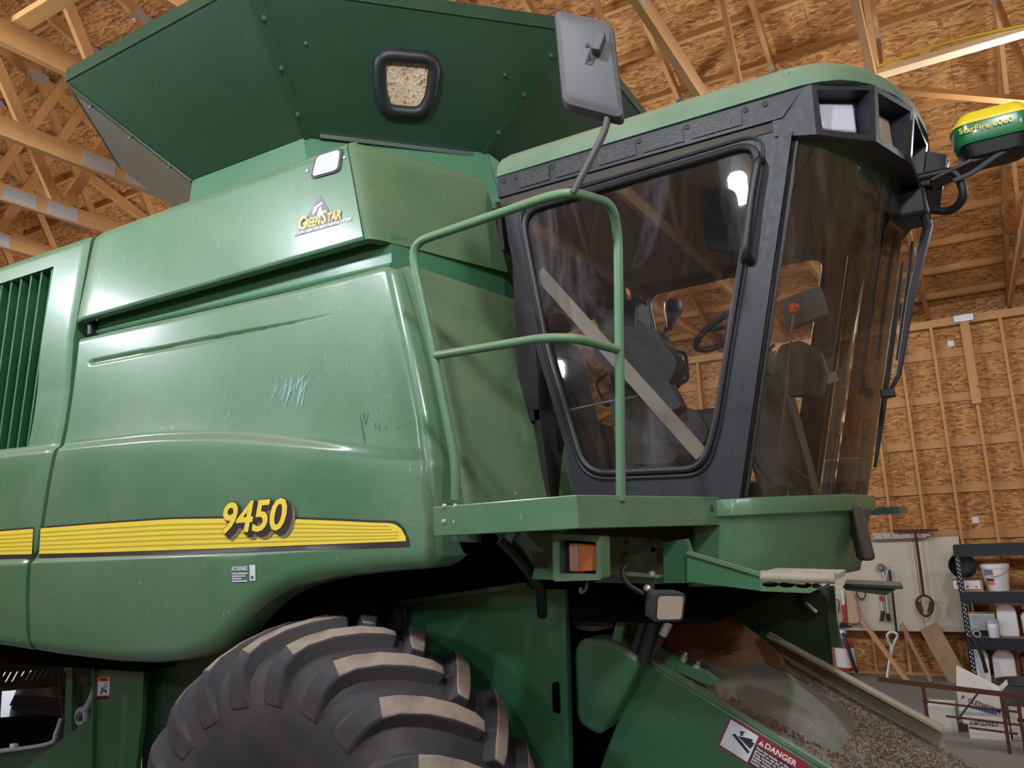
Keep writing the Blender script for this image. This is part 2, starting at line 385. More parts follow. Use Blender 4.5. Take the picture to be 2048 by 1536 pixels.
# pegboard with its grid of holes
t = NT('pegboard'); s = t.node('ShaderNodeSeparateXYZ', {0: t.tc.outputs['Object']})
def cell(o): return t.math('ABSOLUTE', t.math('SUBTRACT', t.math('FRACT', t.math('MULTIPLY', o, 39.37)), 0.5))
dd = t.math('ADD', t.math('POWER', cell(s.outputs[0]), 2), t.math('POWER', cell(s.outputs[2]), 2))
t.set(Base_Color=t.mix(t.ramp(dd, 0.018, 0.04), c4(0.16, 0.13, 0.10), t.mix(t.noise(t.coords(), 3), c4(0.58, 0.50, 0.40), c4(0.70, 0.62, 0.52))), Roughness=0.7)
t = NT('concrete'); v = t.coords(); t.set(Base_Color=t.mix(t.noise(v, 1.4, 6, 0.65), c4(0.15, 0.145, 0.135), c4(0.24, 0.23, 0.215)), Roughness=0.75)
t = NT('led'); t.set(Base_Color=c4(1, 1, 1), Emission_Color=c4(*LAMP_COL), Emission_Strength=LAMP_L)
# ---------------------------------------------------------------- LED lamps of the building
BZ_LOW = 4.76
def make_lamp(x, y, z, on=1.0):
    L = thing('ceiling_lamp', 'cool white LED bulb in a socket hung under the roof trusses', 'lamp', (x, y, z), 'LED lamps under the trusses')
    MB().tube([(x, y, BZ_LOW), (x, y, z + 0.25)], 0.006, 6).build('cord', 'white_plastic', L)
    MB().lathe([(0.02, 0.27), (0.035, 0.25), (0.04, 0.20), (0.03, 0.13), (0.05, 0.115)], (x, y, z), n=14).build('lamp_socket', 'white_plastic', L)
    MB().lathe([(0.05, 0.115), (0.068, 0.09), (0.07, -0.09), (0.055, -0.115), (0.02, -0.12)], (x, y, z), n=8).build('bulb', 'led', L)
    return L
for (x, y, on) in ((-7.334, 0.6, 1), (-4.274, 0.6, 1), (-1.214, 0.6, 1), (0.826, 0.6, 1), (0.826, 6.6, 1), (-3.254, 7.3, 1), (-6.314, 7.3, 1), (-9.374, 7.3, 1), (3.886, 6.6, 1), (-5.294, -4.6, 1), (-0.194, -4.6, 1), (3.886, -3.0, 1)):
    make_lamp(x, y, 4.47, on)

# ---------------------------------------------------------------- building shell
def struct(name, mb, mat, **kw):
    o = mb.build(name, mat, None, **kw); o['kind'] = 'structure'; return o
SLAB = struct('floor', MB().bx(XL, XR, NEAR_Y, YW + 0.1, FLOOR - 0.15, FLOOR), 'concrete', smooth=False)
APRON = struct('ground', MB().bx(-60, XL, -40, 50, FLOOR - 0.25, FLOOR - 0.03), 'concrete', smooth=False)
def zdeck(y): return EAVE + (RIDGE_Y + (YW - RIDGE_Y) - RIDGE_Y) * PITCH - abs(y - RIDGE_Y) * PITCH      # underside of the roof sheathing

# far long wall: sheathing sheets, girts, studs, plates
wb = struct('wall_back', MB().bx(XL, XR, YW + 0.012, YW + 0.06, FLOOR, EAVE + 0.05), 'osb_wall', smooth=False)
sheet0 = None
nrow = 0
z = FLOOR
while z < EAVE - 0.02:
    z1 = min(z + 1.22, EAVE + 0.02); x = XL - (1.22 if nrow % 2 else 0)
    while x < XR:
        x0, x1 = max(x, XL), min(x + 2.44, XR)
        MB().bx(x0 + 0.002, x1 - 0.002, YW, YW + 0.012, z + 0.002, z1 - 0.002).build('osb_sheet', 'osb_wall', wb, smooth=False)
        x += 2.44
    z = z1 + 1e-4; nrow += 1
for k in range(-3, 5):
    zz = 1.611 + 0.645 * k
    MB().bx(XL, XR, YW - 0.038, YW, zz, zz + 0.115).build('girt', 'timber_x', wb, smooth=False)
XS0 = -0.180
stud = None
k = int((XL - XS0) / 0.434) + 1
while XS0 + 0.434 * k < XR - 0.1:
    xs = XS0 + 0.434 * k
    if stud is None:
        stud = MB().bx(-0.019, 0.019, -0.178, -0.038, FLOOR, EAVE - 0.36).build('stud', 'timber_z', wb, smooth=False)
        WORLD[stud] = Matrix.Identity(4); o = stud
    else:
        o = stud.copy(); COL.objects.link(o)
    o.location = (xs, YW, 0); k += 1
MB().bx(XL, XR, YW - 0.19, YW, EAVE - 0.36, EAVE - 0.25).build('top_plate', 'timber_x', wb, smooth=False)
MB().bx(XL, XR, YW - 0.178, YW, FLOOR, FLOOR + 0.038).build('sole_plate', 'timber_x', wb, smooth=False)
px_ = P(1922, 605, YW - 0.2).x
post = MB().bx(px_ - 0.057, px_ + 0.057, YW - 0.24, YW - 0.18, 3.46, EAVE - 0.25).build('post', 'timber_z', wb, smooth=False)
MB().bx(px_ - 0.12, px_ + 0.12, YW - 0.245, YW - 0.19, EAVE - 0.34, EAVE - 0.25).build('plate', 'galv', wb, smooth=False)
for (u, v) in ((1902, 687), (1951, 1040)):
    c = P(u, v, YW - 0.002)
    MB().box(c, (0.08, 0.004, 0.085)).build('sheet_sticker', 'white', wb, smooth=False)
# other walls
struct('wall_near', MB().bx(XL, XR, NEAR_Y - 0.05, NEAR_Y, FLOOR, EAVE), 'osb_wall', smooth=False)
struct('wall_right', MB().prism([(XR, NEAR_Y, FLOOR), (XR, YW, FLOOR), (XR, YW, EAVE), (XR, RIDGE_Y, zdeck(RIDGE_Y)), (XR, NEAR_Y, EAVE)], (0.05, 0, 0)), 'osb_end', smooth=False)
DY0, DY1, DZ = 3.4, 9.6, 3.6
wl = struct('wall_left', MB().prism([(XL, NEAR_Y, FLOOR), (XL, DY0, FLOOR), (XL, DY0, DZ), (XL, DY1, DZ), (XL, DY1, FLOOR), (XL, YW, FLOOR), (XL, YW, EAVE), (XL, RIDGE_Y, zdeck(RIDGE_Y)), (XL, NEAR_Y, EAVE)], (-0.05, 0, 0)), 'osb_end', smooth=False)
struct('trim_1', MB().bx(XL, XL + 0.04, DY0 - 0.12, DY0, FLOOR, DZ + 0.12).bx(XL, XL + 0.04, DY1, DY1 + 0.12, FLOOR, DZ + 0.12).bx(XL, XL + 0.04, DY0, DY1, DZ, DZ + 0.12), 'timber_z', smooth=False)

# roof: outer deck, sheathing sheets, purlins, trusses
zr = zdeck(RIDGE_Y)
ceil_ = struct('ceiling', MB().prism([(XL - 0.3, NEAR_Y - 0.3, zdeck(NEAR_Y - 0.3) + 0.015), (XL - 0.3, RIDGE_Y, zr + 0.015), (XL - 0.3, YW + 0.3, zdeck(YW + 0.3) + 0.015), (XL - 0.3, YW + 0.3, zdeck(YW + 0.3) + 0.06), (XL - 0.3, RIDGE_Y, zr + 0.06), (XL - 0.3, NEAR_Y - 0.3, zdeck(NEAR_Y - 0.3) + 0.06)], (XR - XL + 0.6, 0, 0)), 'osb_roof', smooth=False)
ys = [YW - 1.14 * i for i in range(12)] + [RIDGE_Y]
for i in range(12):
    ya, yb = ys[i], max(ys[i + 1], RIDGE_Y)
    if ya - yb < 0.05: continue
    x = XL - (1.22 if i % 2 else 0)
    while x < XR:
        x0, x1 = max(x, XL) + 0.002, min(x + 2.44, XR) - 0.002
        MB().prism([(x0, ya - 0.003, zdeck(ya)), (x0, yb + 0.003, zdeck(yb)), (x0, yb + 0.003, zdeck(yb) + 0.012), (x0, ya - 0.003, zdeck(ya) + 0.012)], (x1 - x0, 0, 0)).build('osb_sheet', 'osb_roof', ceil_, smooth=False)
        x += 2.44
PH = 0.089
up_f = Vector((0, PITCH, 1)).normalized(); up_n = Vector((0, -PITCH, 1)).normalized()
for i in range(24):
    for sgn in (1, -1):
        if sgn < 0 and i % 2: continue
        y = RIDGE_Y + sgn * ((YW - RIDGE_Y) - 0.30 - 0.57 * i)
        if sgn * (y - RIDGE_Y) < 0.1: continue
        n = up_f if sgn > 0 else up_n
        c = Vector((0, y, zdeck(y))) - n * PH / 2
        MB().beam((XL, c.y, c.z), (XR, c.y, c.z), 0.04, PH, n).build('purlin', 'timber_x', ceil_, smooth=False)
BZ = 4.83; TH = 0.14; TW = 0.045
def ztc(y): return zdeck(y) - (PH + TH * 0.53) / up_f.z      # centre line of the top chord
tr0 = MB()
tr0.beam((0, NEAR_Y, BZ), (0, YW - 0.02, BZ), TW, TH).beam((0, YW - 0.05, ztc(YW - 0.05)), (0, RIDGE_Y, ztc(RIDGE_Y)), TW, TH, up_f).beam((0, NEAR_Y + 0.05, ztc(NEAR_Y + 0.05)), (0, RIDGE_Y, ztc(RIDGE_Y)), TW, TH, up_n)
half = [('t', 11.1), ('b', 9.7), ('t', 8.2), ('b', 6.7), ('t', 5.1), ('b', 3.7), ('t', 1.2)]
webs = []
def npt(n, s):
    y = RIDGE_Y + s * (n[1] - RIDGE_Y); return Vector((0.0, y, ztc(y) if n[0] == 't' else BZ))
for s in (1, -1):
    for a, b in zip(half, half[1:]): webs.append((npt(a, s), npt(b, s)))
webs.append((Vector((0, RIDGE_Y, BZ)), Vector((0, RIDGE_Y, ztc(RIDGE_Y)))))
plates = [npt(n, 1) for n in half] + [npt(n, -1) for n in half[:-1]] + [Vector((0, 3.35, BZ)), Vector((0, RIDGE_Y, BZ))]
first = None
for k in range(-7, 12):
    x = -0.194 - 1.02 * k
    if not (XL + 0.1 < x < XR - 0.1): continue
    if first is None:
        T = tr0.build('truss', 'timber_y', ceil_, smooth=False); T.location.x = x; WORLD[T] = Matrix.Identity(4)
        kids = []
        for a, b in webs: kids.append(MB().beam(a, b, 0.04, 0.089, (0, 1, 0.01)).build('web', 'timber_z', T, smooth=False))
        for p in plates:
            kids.append(MB().box(p, (TW + 0.006, 0.26, 0.115)).build('gusset_plate', 'galv', T, smooth=False))
        first = T
    else:
        T = first.copy(); COL.objects.link(T); T.location.x = x
        for kd in kids:
            c = kd.copy(); COL.objects.link(c); c.parent = T
# lateral bracing lying on the bottom chords
x0 = -0.194
for (y, xa, xb, mat) in ((5.57, x0 - 0.05, XR, 'timber_pale'), (2.2, XL, XR, 'timber_x'), (9.2, XL, -1.0, 'timber_x'), (-3.0, XL, XR, 'timber_x')):
    MB().bx(xa, xb, y - 0.045, y + 0.045, BZ + 0.07, BZ + 0.108).build('lateral_brace', mat, ceil_, smooth=False)
for (xa, xb, y0, y1) in ((-9.4, -6.3, 3.7, 1.2), (-6.3, -3.2, 1.2, 3.7), (-1.2, -4.3, 6.7, 8.2), (0.82, -1.2, 6.7, 8.2), (0.82, 2.8, 3.7, 1.2)):
    MB().beam((xa, y0, BZ + 0.1), (xb, y1, ztc(y1) - 0.1), 0.038, 0.089, (0, 1, 0)).build('diagonal_brace', 'timber_x', ceil_, smooth=False)
# yellow cable stapled along the pale brace
cb = [Vector((x0 + 0.02 + 0.06 * i * 3, 5.57 - 0.06 - 0.008 * math.sin(i * 0.9), BZ + 0.085 + 0.035 * math.sin(i * 0.55 + 0.4) + 0.01)) for i in range(32)]
tag(MB().tube(spline(cb, 3), 0.0085, 6).build('electric_cable', 'cable_yellow', None, origin=cb[0]), 'yellow electric cable running along the pale roof brace', 'cable')
# ================================================================ the combine harvester
H = thing('combine_harvester', 'large green combine harvester with yellow stripe, black cab and flared grain tank', 'combine harvester', (-3.0, 4.05, FLOOR))
def part(mb, name, mat, parent=None, **kw): return mb.build(name, mat, parent or H, **kw)
YM = 4.05                                   # centre plane of the machine

# ---------------- side panels: one surface function
LED_PTS = [(-5.6, 2.615), (-4.4, 2.59), (-3.58, 2.565), (-3.03, 2.517), (-2.55, 2.432), (-2.13, 2.352), (-1.95, 2.318)]
SEAM = [(1.45, -4.585), (1.99, -4.55), (2.03, -4.51), (2.60, -4.41), (3.24, -4.385), (3.9, -4.25)]
REDGE = [(1.80, -1.875), (1.9, -1.862), (2.28, -1.845), (2.49, -1.877), (2.78, -1.944), (3.155, -2.04), (3.24, -2.07)]
ARCH = [(-5.9, 1.56), (-4.81, 1.504), (-4.335, 1.47), (-3.909, 1.452), (-3.597, 1.454), (-3.344, 1.478), (-3.139, 1.523), (-3.01, 1.598), (-2.915, 1.675), (-2.791, 1.751), (-2.64, 1.808), (-2.41, 1.847), (-2.115, 1.868), (-1.8, 1.881)]
def smooth_interp(pts, x, r=0.05): return sum(interp(pts, x + r * d) * wgt for d, wgt in ((-1, 1), (-0.5, 2), (0, 3), (0.5, 2), (1, 1))) / 9.0
def panelY(x, z):
    zl = smooth_interp(LED_PTS, x, 0.2); A = 0.032 * smoothstep((-1.98 - x) / 0.9)
    h = z - zl
    up = 0.03 * max(h, 0) + 0.022 * (1 - math.exp(-max(h - 0.03, 0) / 0.16))
    up *= smoothstep((-1.9 - x) / 0.5) * 0.5 + 0.5
    step = A * smoothstep((h + 0.016) / 0.038)
    low = 0.010 * math.exp(-max(-h - 0.02, 0) / 0.06) if h < 0 else 0.010
    y = 2.628 + step + up + low
    z2 = 1.985; A2 = 0.022 * smoothstep((-2.15 - x) / 0.5)
    y -= A2 * smoothstep((z2 - z) / 0.022)
    if z < z2: y += 0.05 * ((z2 - z) / 0.5) ** 2
    # pressed groove below the top edge
    gz = 3.063 + (x + 4.215) * (-0.024); wdt = 0.013 * smoothstep((-2.28 - x) / 1.0) + 0.002
    if -4.24 < x < -2.28: y += 0.013 * smoothstep((-2.28 - x) / 0.8) * max(0, 1 - abs(z - gz) / wdt) ** 0.7
    return y
def roll(d, r): return 0 if d >= r else r - math.sqrt(max(r * r - (r - max(d, 0)) ** 2, 0))
def zbot(x): return smooth_interp(ARCH, x, 0.045)
def main_pt(s, q):
    # s 0..1 left to right, q 0..1 top to bottom
    z = 3.2 + (1.5 - 3.2) * q
    for _ in range(3):
        xl, xr = interp(SEAM, z), interp(REDGE, z)
        x = xl + (xr - xl) * s
        zt = 3.232 - 0.021 * (x + 4.32) - 0.5 * roll(xr - x, 0.10) - 0.5 * roll(x - xl, 0.02)
        zb = zbot(x) + 0.6 * roll(xr - x, 0.07) + 0.6 * roll(x - xl, 0.04)
        z = zt + (zb - zt) * q
    y = panelY(x, z)
    sl = (zbot(x + 0.02) - zbot(x - 0.02)) / 0.04
    db = (z - zb) / math.sqrt(1 + sl * sl)
    y += roll(xr - x, 0.065) * 1.0 + 0.8 * roll(db, 0.075) + 0.6 * roll(zt - z, 0.035) + roll(x - xl, 0.018)
    return Vector((x, y, z))
NU, NV = 120, 230
def warp(s): return s if s < 0.9 else s            # columns
def cols(i):                                       # denser columns at both ends
    t = i; return 0.04 * t / 0.1 if t < 0.1 else (0.04 + (t - 0.1) / 0.7 * 0.88 if t < 0.8 else 0.92 + (t - 0.8) / 0.2 * 0.08)
mp = MB().grid(lambda u, v: main_pt(cols(u), v), NU, NV)
edge = [mp.v[j * (NU + 1) + NU] for j in range(NV + 1)] + [mp.v[NV * (NU + 1) + i] for i in range(NU, -1, -1)] + [mp.v[j * (NU + 1)] for j in range(NV, -1, -1)] + [mp.v[i] for i in range(NU + 1)]
for a, b in zip(edge, edge[1:]):                   # returned flange round the rim
    mp.add([a, b, b + Vector((0.0, 0.13, 0)), a + Vector((0.0, 0.13, 0))], [(0, 1, 2, 3)])
side_panel = part(mp, 'side_panel', 'green', angle=60)

# rear vent panel with louvre slats
XV = -6.3
def vent_pt(s, q):
    z = 3.83 + (1.5 - 3.83) * q
    for _ in range(3):
        xr = interp(SEAM, z) - 0.022; x = xr + (XV - xr) * s
        zt = 3.845 - 0.01 * (x + 4.2); zb = zbot(x)
        z = zt + (zb - zt) * q
    y = min(panelY(x, z), 2.70 + 0.0 * z) - 0.012
    y += 0.8 * roll(z - zb, 0.075) + roll(zt - z, 0.05) + 0.6 * roll(xr - x, 0.02)
    return Vector((x, y, z))
NVU, NVV = 50, 160
OI0, OI1, OJ0, OJ1 = 8, 44, 9, 83
def keep(i, j): return not (OI0 <= i < OI1 and OJ0 <= j < OJ1)
vp = MB().grid(vent_pt, NVU, NVV, keep)
g = lambda i, j: vent_pt(i / NVU, j / NVV)
rim = [g(OI0, j) for j in range(OJ0, OJ1 + 1)] + [g(i, OJ1) for i in range(OI0, OI1 + 1)] + [g(OI1, j) for j in range(OJ1, OJ0 - 1, -1)] + [g(i, OJ0) for i in range(OI1, OI0 - 1, -1)]
ed2 = [g(0, j) for j in range(NVV + 1)] + [g(i, NVV) for i in range(NVU + 1)]
ed3 = [g(i, 0) for i in range(NVU + 1)]
for lp, dep in ((rim, 0.07), (ed2, 0.11), (ed3, 0.11)):
    for a, b in zip(lp, lp[1:]): vp.add([a, b, b + Vector((0, dep, 0)), a + Vector((0, dep, 0))], [(0, 1, 2, 3)])
vent_panel = part(vp, 'vent_panel', 'green', angle=60)
for k in range(13):
    fi = OI0 + 1.2 + k * 2.75
    a, b = vent_pt(fi / NVU, OJ0 / NVV), vent_pt(fi / NVU, OJ1 / NVV)
    a.y += 0.015; b.y += 0.015
    dv = Vector((-0.035, 0.075, 0)); th = Vector((0.009, 0.004, 0))
    MB().add([a, a + dv, b + dv, b, a + th, a + dv + th, b + dv + th, b + th], [(0, 1, 2, 3), (7, 6, 5, 4), (0, 4, 5, 1), (1, 5, 6, 2), (2, 6, 7, 3), (3, 7, 4, 0)]).build('slat', 'green_clean', vent_panel, smooth=False)
# radiator screen housing seen between the slats
part(MB().bx(XV, -4.85, 3.0, 3.3, 2.3, 3.7), 'screen_housing', 'void', smooth=False)
part(MB().tube([(-5.05, 2.93, 3.55), (-5.2, 2.92, 2.75)], 0.06, 14), 'air_pipe', 'grey_plastic')
part(MB().bx(-5.75, -5.35, 2.93, 2.97, 2.4, 3.6), 'cooler_plate', 'interior_grey', smooth=False)

# ---------------- upper side panel, its corner and the front shield
UZ0, UZ1 = 3.318, 3.845
def upper_path(z):
    """plan of the upper hood: along the side, round the corner, then back towards the cab"""
    tt = (z - UZ0) / (UZ1 - UZ0); yb = 2.655 + 0.02 * tt
    xe = -2.16 - 0.115 * tt
    end = Vector((-1.915 - 0.05 * tt, 3.45 - 0.11 * tt))
    return xe, yb, end
def upper_pt(s, q):
    z = UZ1 + (UZ0 - UZ1) * q; xe, yb, end = upper_path(z)
    xs = interp(SEAM, z) + 0.035
    x = xs + (xe - 0.045 - xs) * s
    y = yb + roll(UZ1 - z, 0.06) + 0.7 * roll(x - xs, 0.02) + 0.6 * roll(z - UZ0, 0.012)
    return Vector((x, y, z + 0.004 * (x + 3.2)))
um = MB().grid(upper_pt, 30, 60)
nn = 31
eb = [um.v[60 * nn + i] for i in range(31)]; er = [um.v[j * nn + 30] for j in range(61)]; el = [um.v[j * nn] for j in range(61)]
for lp, dv in ((eb, (0, 0.05, 0)), (er, (0, 0.04, 0)), (el, (0, 0.06, 0)), ([um.v[i] for i in range(31)], (0, 0.25, 0))):
    for a, b in zip(lp, lp[1:]): um.add([a, b, b + Vector(dv), a + Vector(dv)], [(0, 1, 2, 3)])
upper_panel = part(um, 'upper_side_panel', 'green', angle=60)
def front_upper(s, q):
    z = UZ1 + (UZ0 - UZ1) * q; xe, yb, end = upper_path(z)
    c = Vector((xe, yb)); a = Vector((xe - 0.036, yb)); d = (end - c).normalized()
    r = 0.075
    if s < 0.3:
        t = s / 0.3; p0, p1, p2 = a, c, c + d * r; p = p0 * (1 - t) ** 2 + p1 * 2 * t * (1 - t) + p2 * t * t
    else:
        t = (s - 0.3) / 0.7; p = (c + d * r) * (1 - t) + end * t
    n = Vector((-d.y, d.x)); rr = roll(UZ1 - z, 0.06) * (1 if s > 0.15 else 0.7)
    p = p + (n * rr if s > 0.15 else Vector((0, rr)))
    return Vector((p.x, p.y, z - 0.03 * (p.y - 2.66) * (1 - q)))
fm = MB().grid(front_upper, 34, 40)
fb = [fm.v[40 * 35 + i] for i in range(35)]; ft = [fm.v[i] for i in range(35)]; fr_ = [fm.v[j * 35 + 34] for j in range(41)]
for lp, dv in ((fb, (-0.05, 0.03, 0)), (ft, (-0.3, 0.08, 0.0)), (fr_, (-0.2, 0, 0))):
    for a, b in zip(lp, lp[1:]): fm.add([a, b, b + Vector(dv), a + Vector(dv)], [(0, 1, 2, 3)])
part(fm, 'hood_corner_panel', 'green_dusty', angle=60)
# recessed body wall behind the gap
part(MB().prism([(-4.30, 2.76, 3.0), (-2.13, 2.76, 3.0), (-1.945, 3.46, 3.0), (-1.945, 4.6, 3.0), (-4.30, 4.6, 3.0)], (0, 0, 0.36)), 'body_wall', 'green_clean', smooth=False)
part(MB().tube([(-4.28, 2.765, 3.262), (-2.13, 2.765, 3.21)], 0.018, 8), 'body_bead', 'green_clean')
part(MB().box((-4.29, 2.75, 3.285), (0.035, 0.07, 0.09)), 'hinge_rubber', 'rubber_black', bevel=0.006)
part(MB().bx(-9.5, -4.36, 3.2, 5.3, 1.3, 3.6).bx(-4.36, -2.5, 2.95, 5.2, 1.62, 3.05).bx(-2.5, -1.98, 3.3, 4.9, 1.85, 3.05), 'body_light_block', 'void', smooth=False)  # black boxes added behind the panels to block light
part(MB().prism([(-9.4, 2.9, 3.3), (-2.36, 2.9, 3.3), (-2.1, 3.5, 3.3), (-2.1, 5.1, 3.3), (-9.4, 5.1, 3.3)], (0, 0, 0.52)), 'tank_base', 'green_dark', smooth=False)

# front shield beside the cab
TL, TR_, BL, BR = V(-1.975, 2.70, 3.185), V(-1.842, 3.50, 3.170), V(-1.735, 2.74, 2.05), V(-1.555, 3.55, 2.05)
def shield(s, q):
    s2 = s * (1 + 0.03 * math.sin(math.pi * q))
    p = (TL * (1 - s2) + TR_ * s2) * (1 - q) + (BL * (1 - s2) + BR * s2) * q
    n = Vector((0.95, -0.22, 0.2)).normalized()
    p = p + n * (0.02 * math.sin(math.pi * q) - roll(s * 0.75, 0.03) - roll((1 - s) * 0.75, 0.025) - roll(q * 1.1, 0.04))
    return p
sh = MB().grid(shield, 40, 50)
for lp in ([sh.v[j * 41] for j in range(51)], [sh.v[i] for i in range(41)], [sh.v[j * 41 + 40] for j in range(51)]):
    for a, b in zip(lp, lp[1:]): sh.add([a, b, b + V(-0.08, 0.02, 0), a + V(-0.08, 0.02, 0)], [(0, 1, 2, 3)])
front_shield = part(sh, 'front_shield', 'green_dusty', angle=60)
for (u, v) in ((922, 978), (1024, 988)):
    d = (P(u, v, 2.78) if u < 1000 else P(u, v, 3.02))
    MB().lathe([(0.011, 0), (0.011, 0.01), (0.006, 0.012), (0.006, 0.022)], d, (0.95, -0.3, 0.05), 8).build('bolt', 'bolt', front_shield)

# ---------------- stripe, model number and small decals
def on_panel(x, z, off): return Vector((x, panelY(x, z) - off, z))
TOPS = [(-4.9, 2.150), (-4.54, 2.150), (-4.0, 2.150), (-3.4, 2.146), (-2.75, 2.118), (-2.3, 2.082), (-2.08, 2.062)]
BOTS = [(-4.9, 2.018), (-4.0, 2.004), (-3.0, 1.994), (-2.0, 1.988)]
def stripe(x0, x1, e0, e1, off, tip):
    def fn(s, q):
        x = x0 + (x1 - x0) * s
        zt, zb = smooth_interp(TOPS, x, 0.1) + e1, interp(BOTS, x) - e0
        if tip:
            d = x1 - x; rr = 0.095
            if d < rr: zt = zb + (zt - zb) * math.sqrt(max(0.05, 1 - ((rr - d) / rr) ** 2.2))
        return on_panel(x, zb + (zt - zb) * q, off)
    return MB().grid(fn, 110, 8)
for par, xa, xb, tip in ((side_panel, -4.495, -1.968, True), (vent_panel, -5.9, -4.545, False)):
    o_ = 0.012 if par is vent_panel else 0.0
    stripe(xa, xb, 0.022, 0.010, 0.0025 + o_, tip).build('stripe_border', 'decal_black', par)
    st = stripe(xa, xb - (0.016 if tip else 0), 0.0, 0.0, 0.0045 + o_, tip).build('yellow_stripe', 'yellow', par)
for k in range(5):
    f = 0.14 + k * 0.165
    for par, xa, xb, o_ in ((side_panel, -4.49, -2.02 - 0.012 * k * (k > 2), 0), (vent_panel, -5.9, -4.55, 0.012)):
        MB().grid(lambda s, q: on_panel(xa + (xb - xa) * s, (lambda zt, zb: zb + (zt - zb) * (f + 0.05 * q - 0.0))(smooth_interp(TOPS, xa + (xb - xa) * s, 0.1), interp(BOTS, xa + (xb - xa) * s)), 0.0055 + o_), 60, 1).build('pin_stripe', 'yellow_line', par)
def panel_text(name, txt, size, mat, par, u, v, off, shear=0.0, bold=0.0, wide=1.0, dz=0.0, up=(0, 0, 1), rot=0.0, yy=2.60, ext=0.0006, space=1.0):
    p = P(u, v, yy); p = Vector((p.x, panelY(p.x, p.z) - off, p.z + dz))
    xd = Vector((math.cos(rot), 0, math.sin(rot))); upv = Vector((-math.sin(rot), 0, math.cos(rot)))
    return lettering(name, txt, size, mat, par, p, xd, upv, shear, bold, ext, space, wide)
for k, (du, dv, mt, off, bd) in enumerate(((12, 13, 'decal_shadow', 0.008, 0.035), (7, 8, 'decal_black', 0.010, 0.040), (3, 4, 'decal_black', 0.0105, 0.040), (0, 0, 'decal_black', 0.011, 0.040), (0, 0, 'yellow', 0.0135, 0.02))):
    panel_text('model_number', '9450', 0.193, mt, side_panel, 433 + du, 1066 + dv, off, 0.22, bd, 1.09, rot=0.0, ext=0.0005, space=0.98)
# dealer sticker
p = P(462, 1162, 2.62)
def sticker(x0, x1, z0, z1, mat, name, off=0.004): return MB().grid(lambda s, q: on_panel(x0 + (x1 - x0) * s, z0 + (z1 - z0) * q, off), 3, 3).build(name, mat, side_panel)
panel_text('dealer_lettering', 'KOENIG', 0.027, 'decal_white', side_panel, 458, 1142, 0.004, 0.15, 0.02, 1.0, ext=0.0003, yy=2.59)
for k, wd in enumerate((0.10, 0.085, 0.06, 0.095)):
    a = P(459, 1148 + k * 5, 2.59); sticker(a.x, a.x + wd, a.z - 0.003, a.z + 0.003, 'decal_white', 'sticker_line')
a, b = P(494, 1162, 2.59), P(506, 1130, 2.59); sticker(a.x, b.x, a.z, b.z, 'decal_white', 'dealer_sticker')
a, b = P(497, 1158, 2.59), P(502, 1152, 2.59); sticker(a.x, b.x, a.z, b.z, 'decal_blue', 'dealer_sticker', 0.006)

# paint wear on the panel: pale scuff and dark scratches
rs = random.Random(3)
sc_mb = MB()
for k in range(34):
    u = 535 + rs.random() * 62; v = 742 + rs.random() * 40; L_ = 12 + rs.random() * 34
    if rs.random() < 0.2: u2, v2, L_ = u + 14, v - 26, 0
    else: u2, v2 = u - 4 - rs.random() * 6, v + L_
    a, b = P(u, v, 2.64), P(u2, v2, 2.64); wd = 0.0016 + rs.random() * 0.0022
    a = on_panel(a.x, a.z, 0.0025); b = on_panel(b.x, b.z, 0.0025)
    sc_mb.add([a, a + V(wd, 0, 0), b + V(wd, 0, 0), b], [(0, 1, 2, 3)])
plain('scuff', (0.30, 0.50, 0.50), 0.5)
sc_mb.build('scuff_marks', 'scuff', side_panel, smooth=False, kind='stuff')
sc2 = MB()
for (u, v, u2, v2) in ((716, 832, 730, 888), (722, 826, 728, 850), (728, 850, 733, 825), (719, 850, 727, 880), (755, 846, 758, 862), (748, 846, 750, 858), (800, 852, 811, 847), (724, 862, 730, 885), (792, 858, 797, 851), (770, 850, 772, 860)):
    a, b = P(u, v, 2.645), P(u2, v2, 2.645); a = on_panel(a.x, a.z, 0.0025); b = on_panel(b.x, b.z, 0.0025)
    sc2.add([a, a + V(0.004, 0, 0), b + V(0.003, 0, 0), b], [(0, 1, 2, 3)])
sc2.build('scratch_marks', 'green_dark', side_panel, smooth=False, kind='stuff')

# ---------------- lamp and triangle decal on the upper panel
def upq(u, v, off=0.0):
    p = P(u, v, 2.665); tt = (p.z - UZ0) / (UZ1 - UZ0); p = P(u, v, 2.655 + 0.02 * tt); p.y -= off; return p
lo_ = fillet([upq(622, 360), upq(634, 312), upq(688, 295), upq(682, 338), upq(676, 345)], 0.03, 4, True)
li_ = [p.lerp(sum(lo_, Vector()) / len(lo_), 0.15) for p in lo_]
lampb = MB().prism([p + V(0, 0.002, 0) for p in lo_], (0, -0.010, 0)).build('panel_lamp', 'grey_plastic', upper_panel)
MB().prism([p - V(0, 0.008, 0) for p in li_], (0, -0.006, 0)).build('lamp_lens', 'lens_ribbed', lampb)
for (u, v) in ((616, 342), (690, 315)):
    MB().lathe([(0.008, 0), (0.008, 0.006), (0.004, 0.008)], upq(u, v), (0, -1, 0), 8).build('screw', 'bolt', lampb)
tri = [upq(590, 473, 0.001), upq(641, 392, 0.001), upq(677, 449, 0.001)]
MB().prism(tri, (0, -0.0015, 0)).build('triangle_decal', 'decal_purple', upper_panel, smooth=False)
for poly in ([(626, 432), (628, 416), (645, 404), (646, 407), (636, 416), (634, 422)], [(634, 438), (637, 425), (642, 412), (646, 425), (646, 432)]):
    MB().prism([upq(u, v, 0.003) for u, v in poly], (0, -0.001, 0)).build('eagle_mark', 'decal_white', upper_panel, smooth=False)
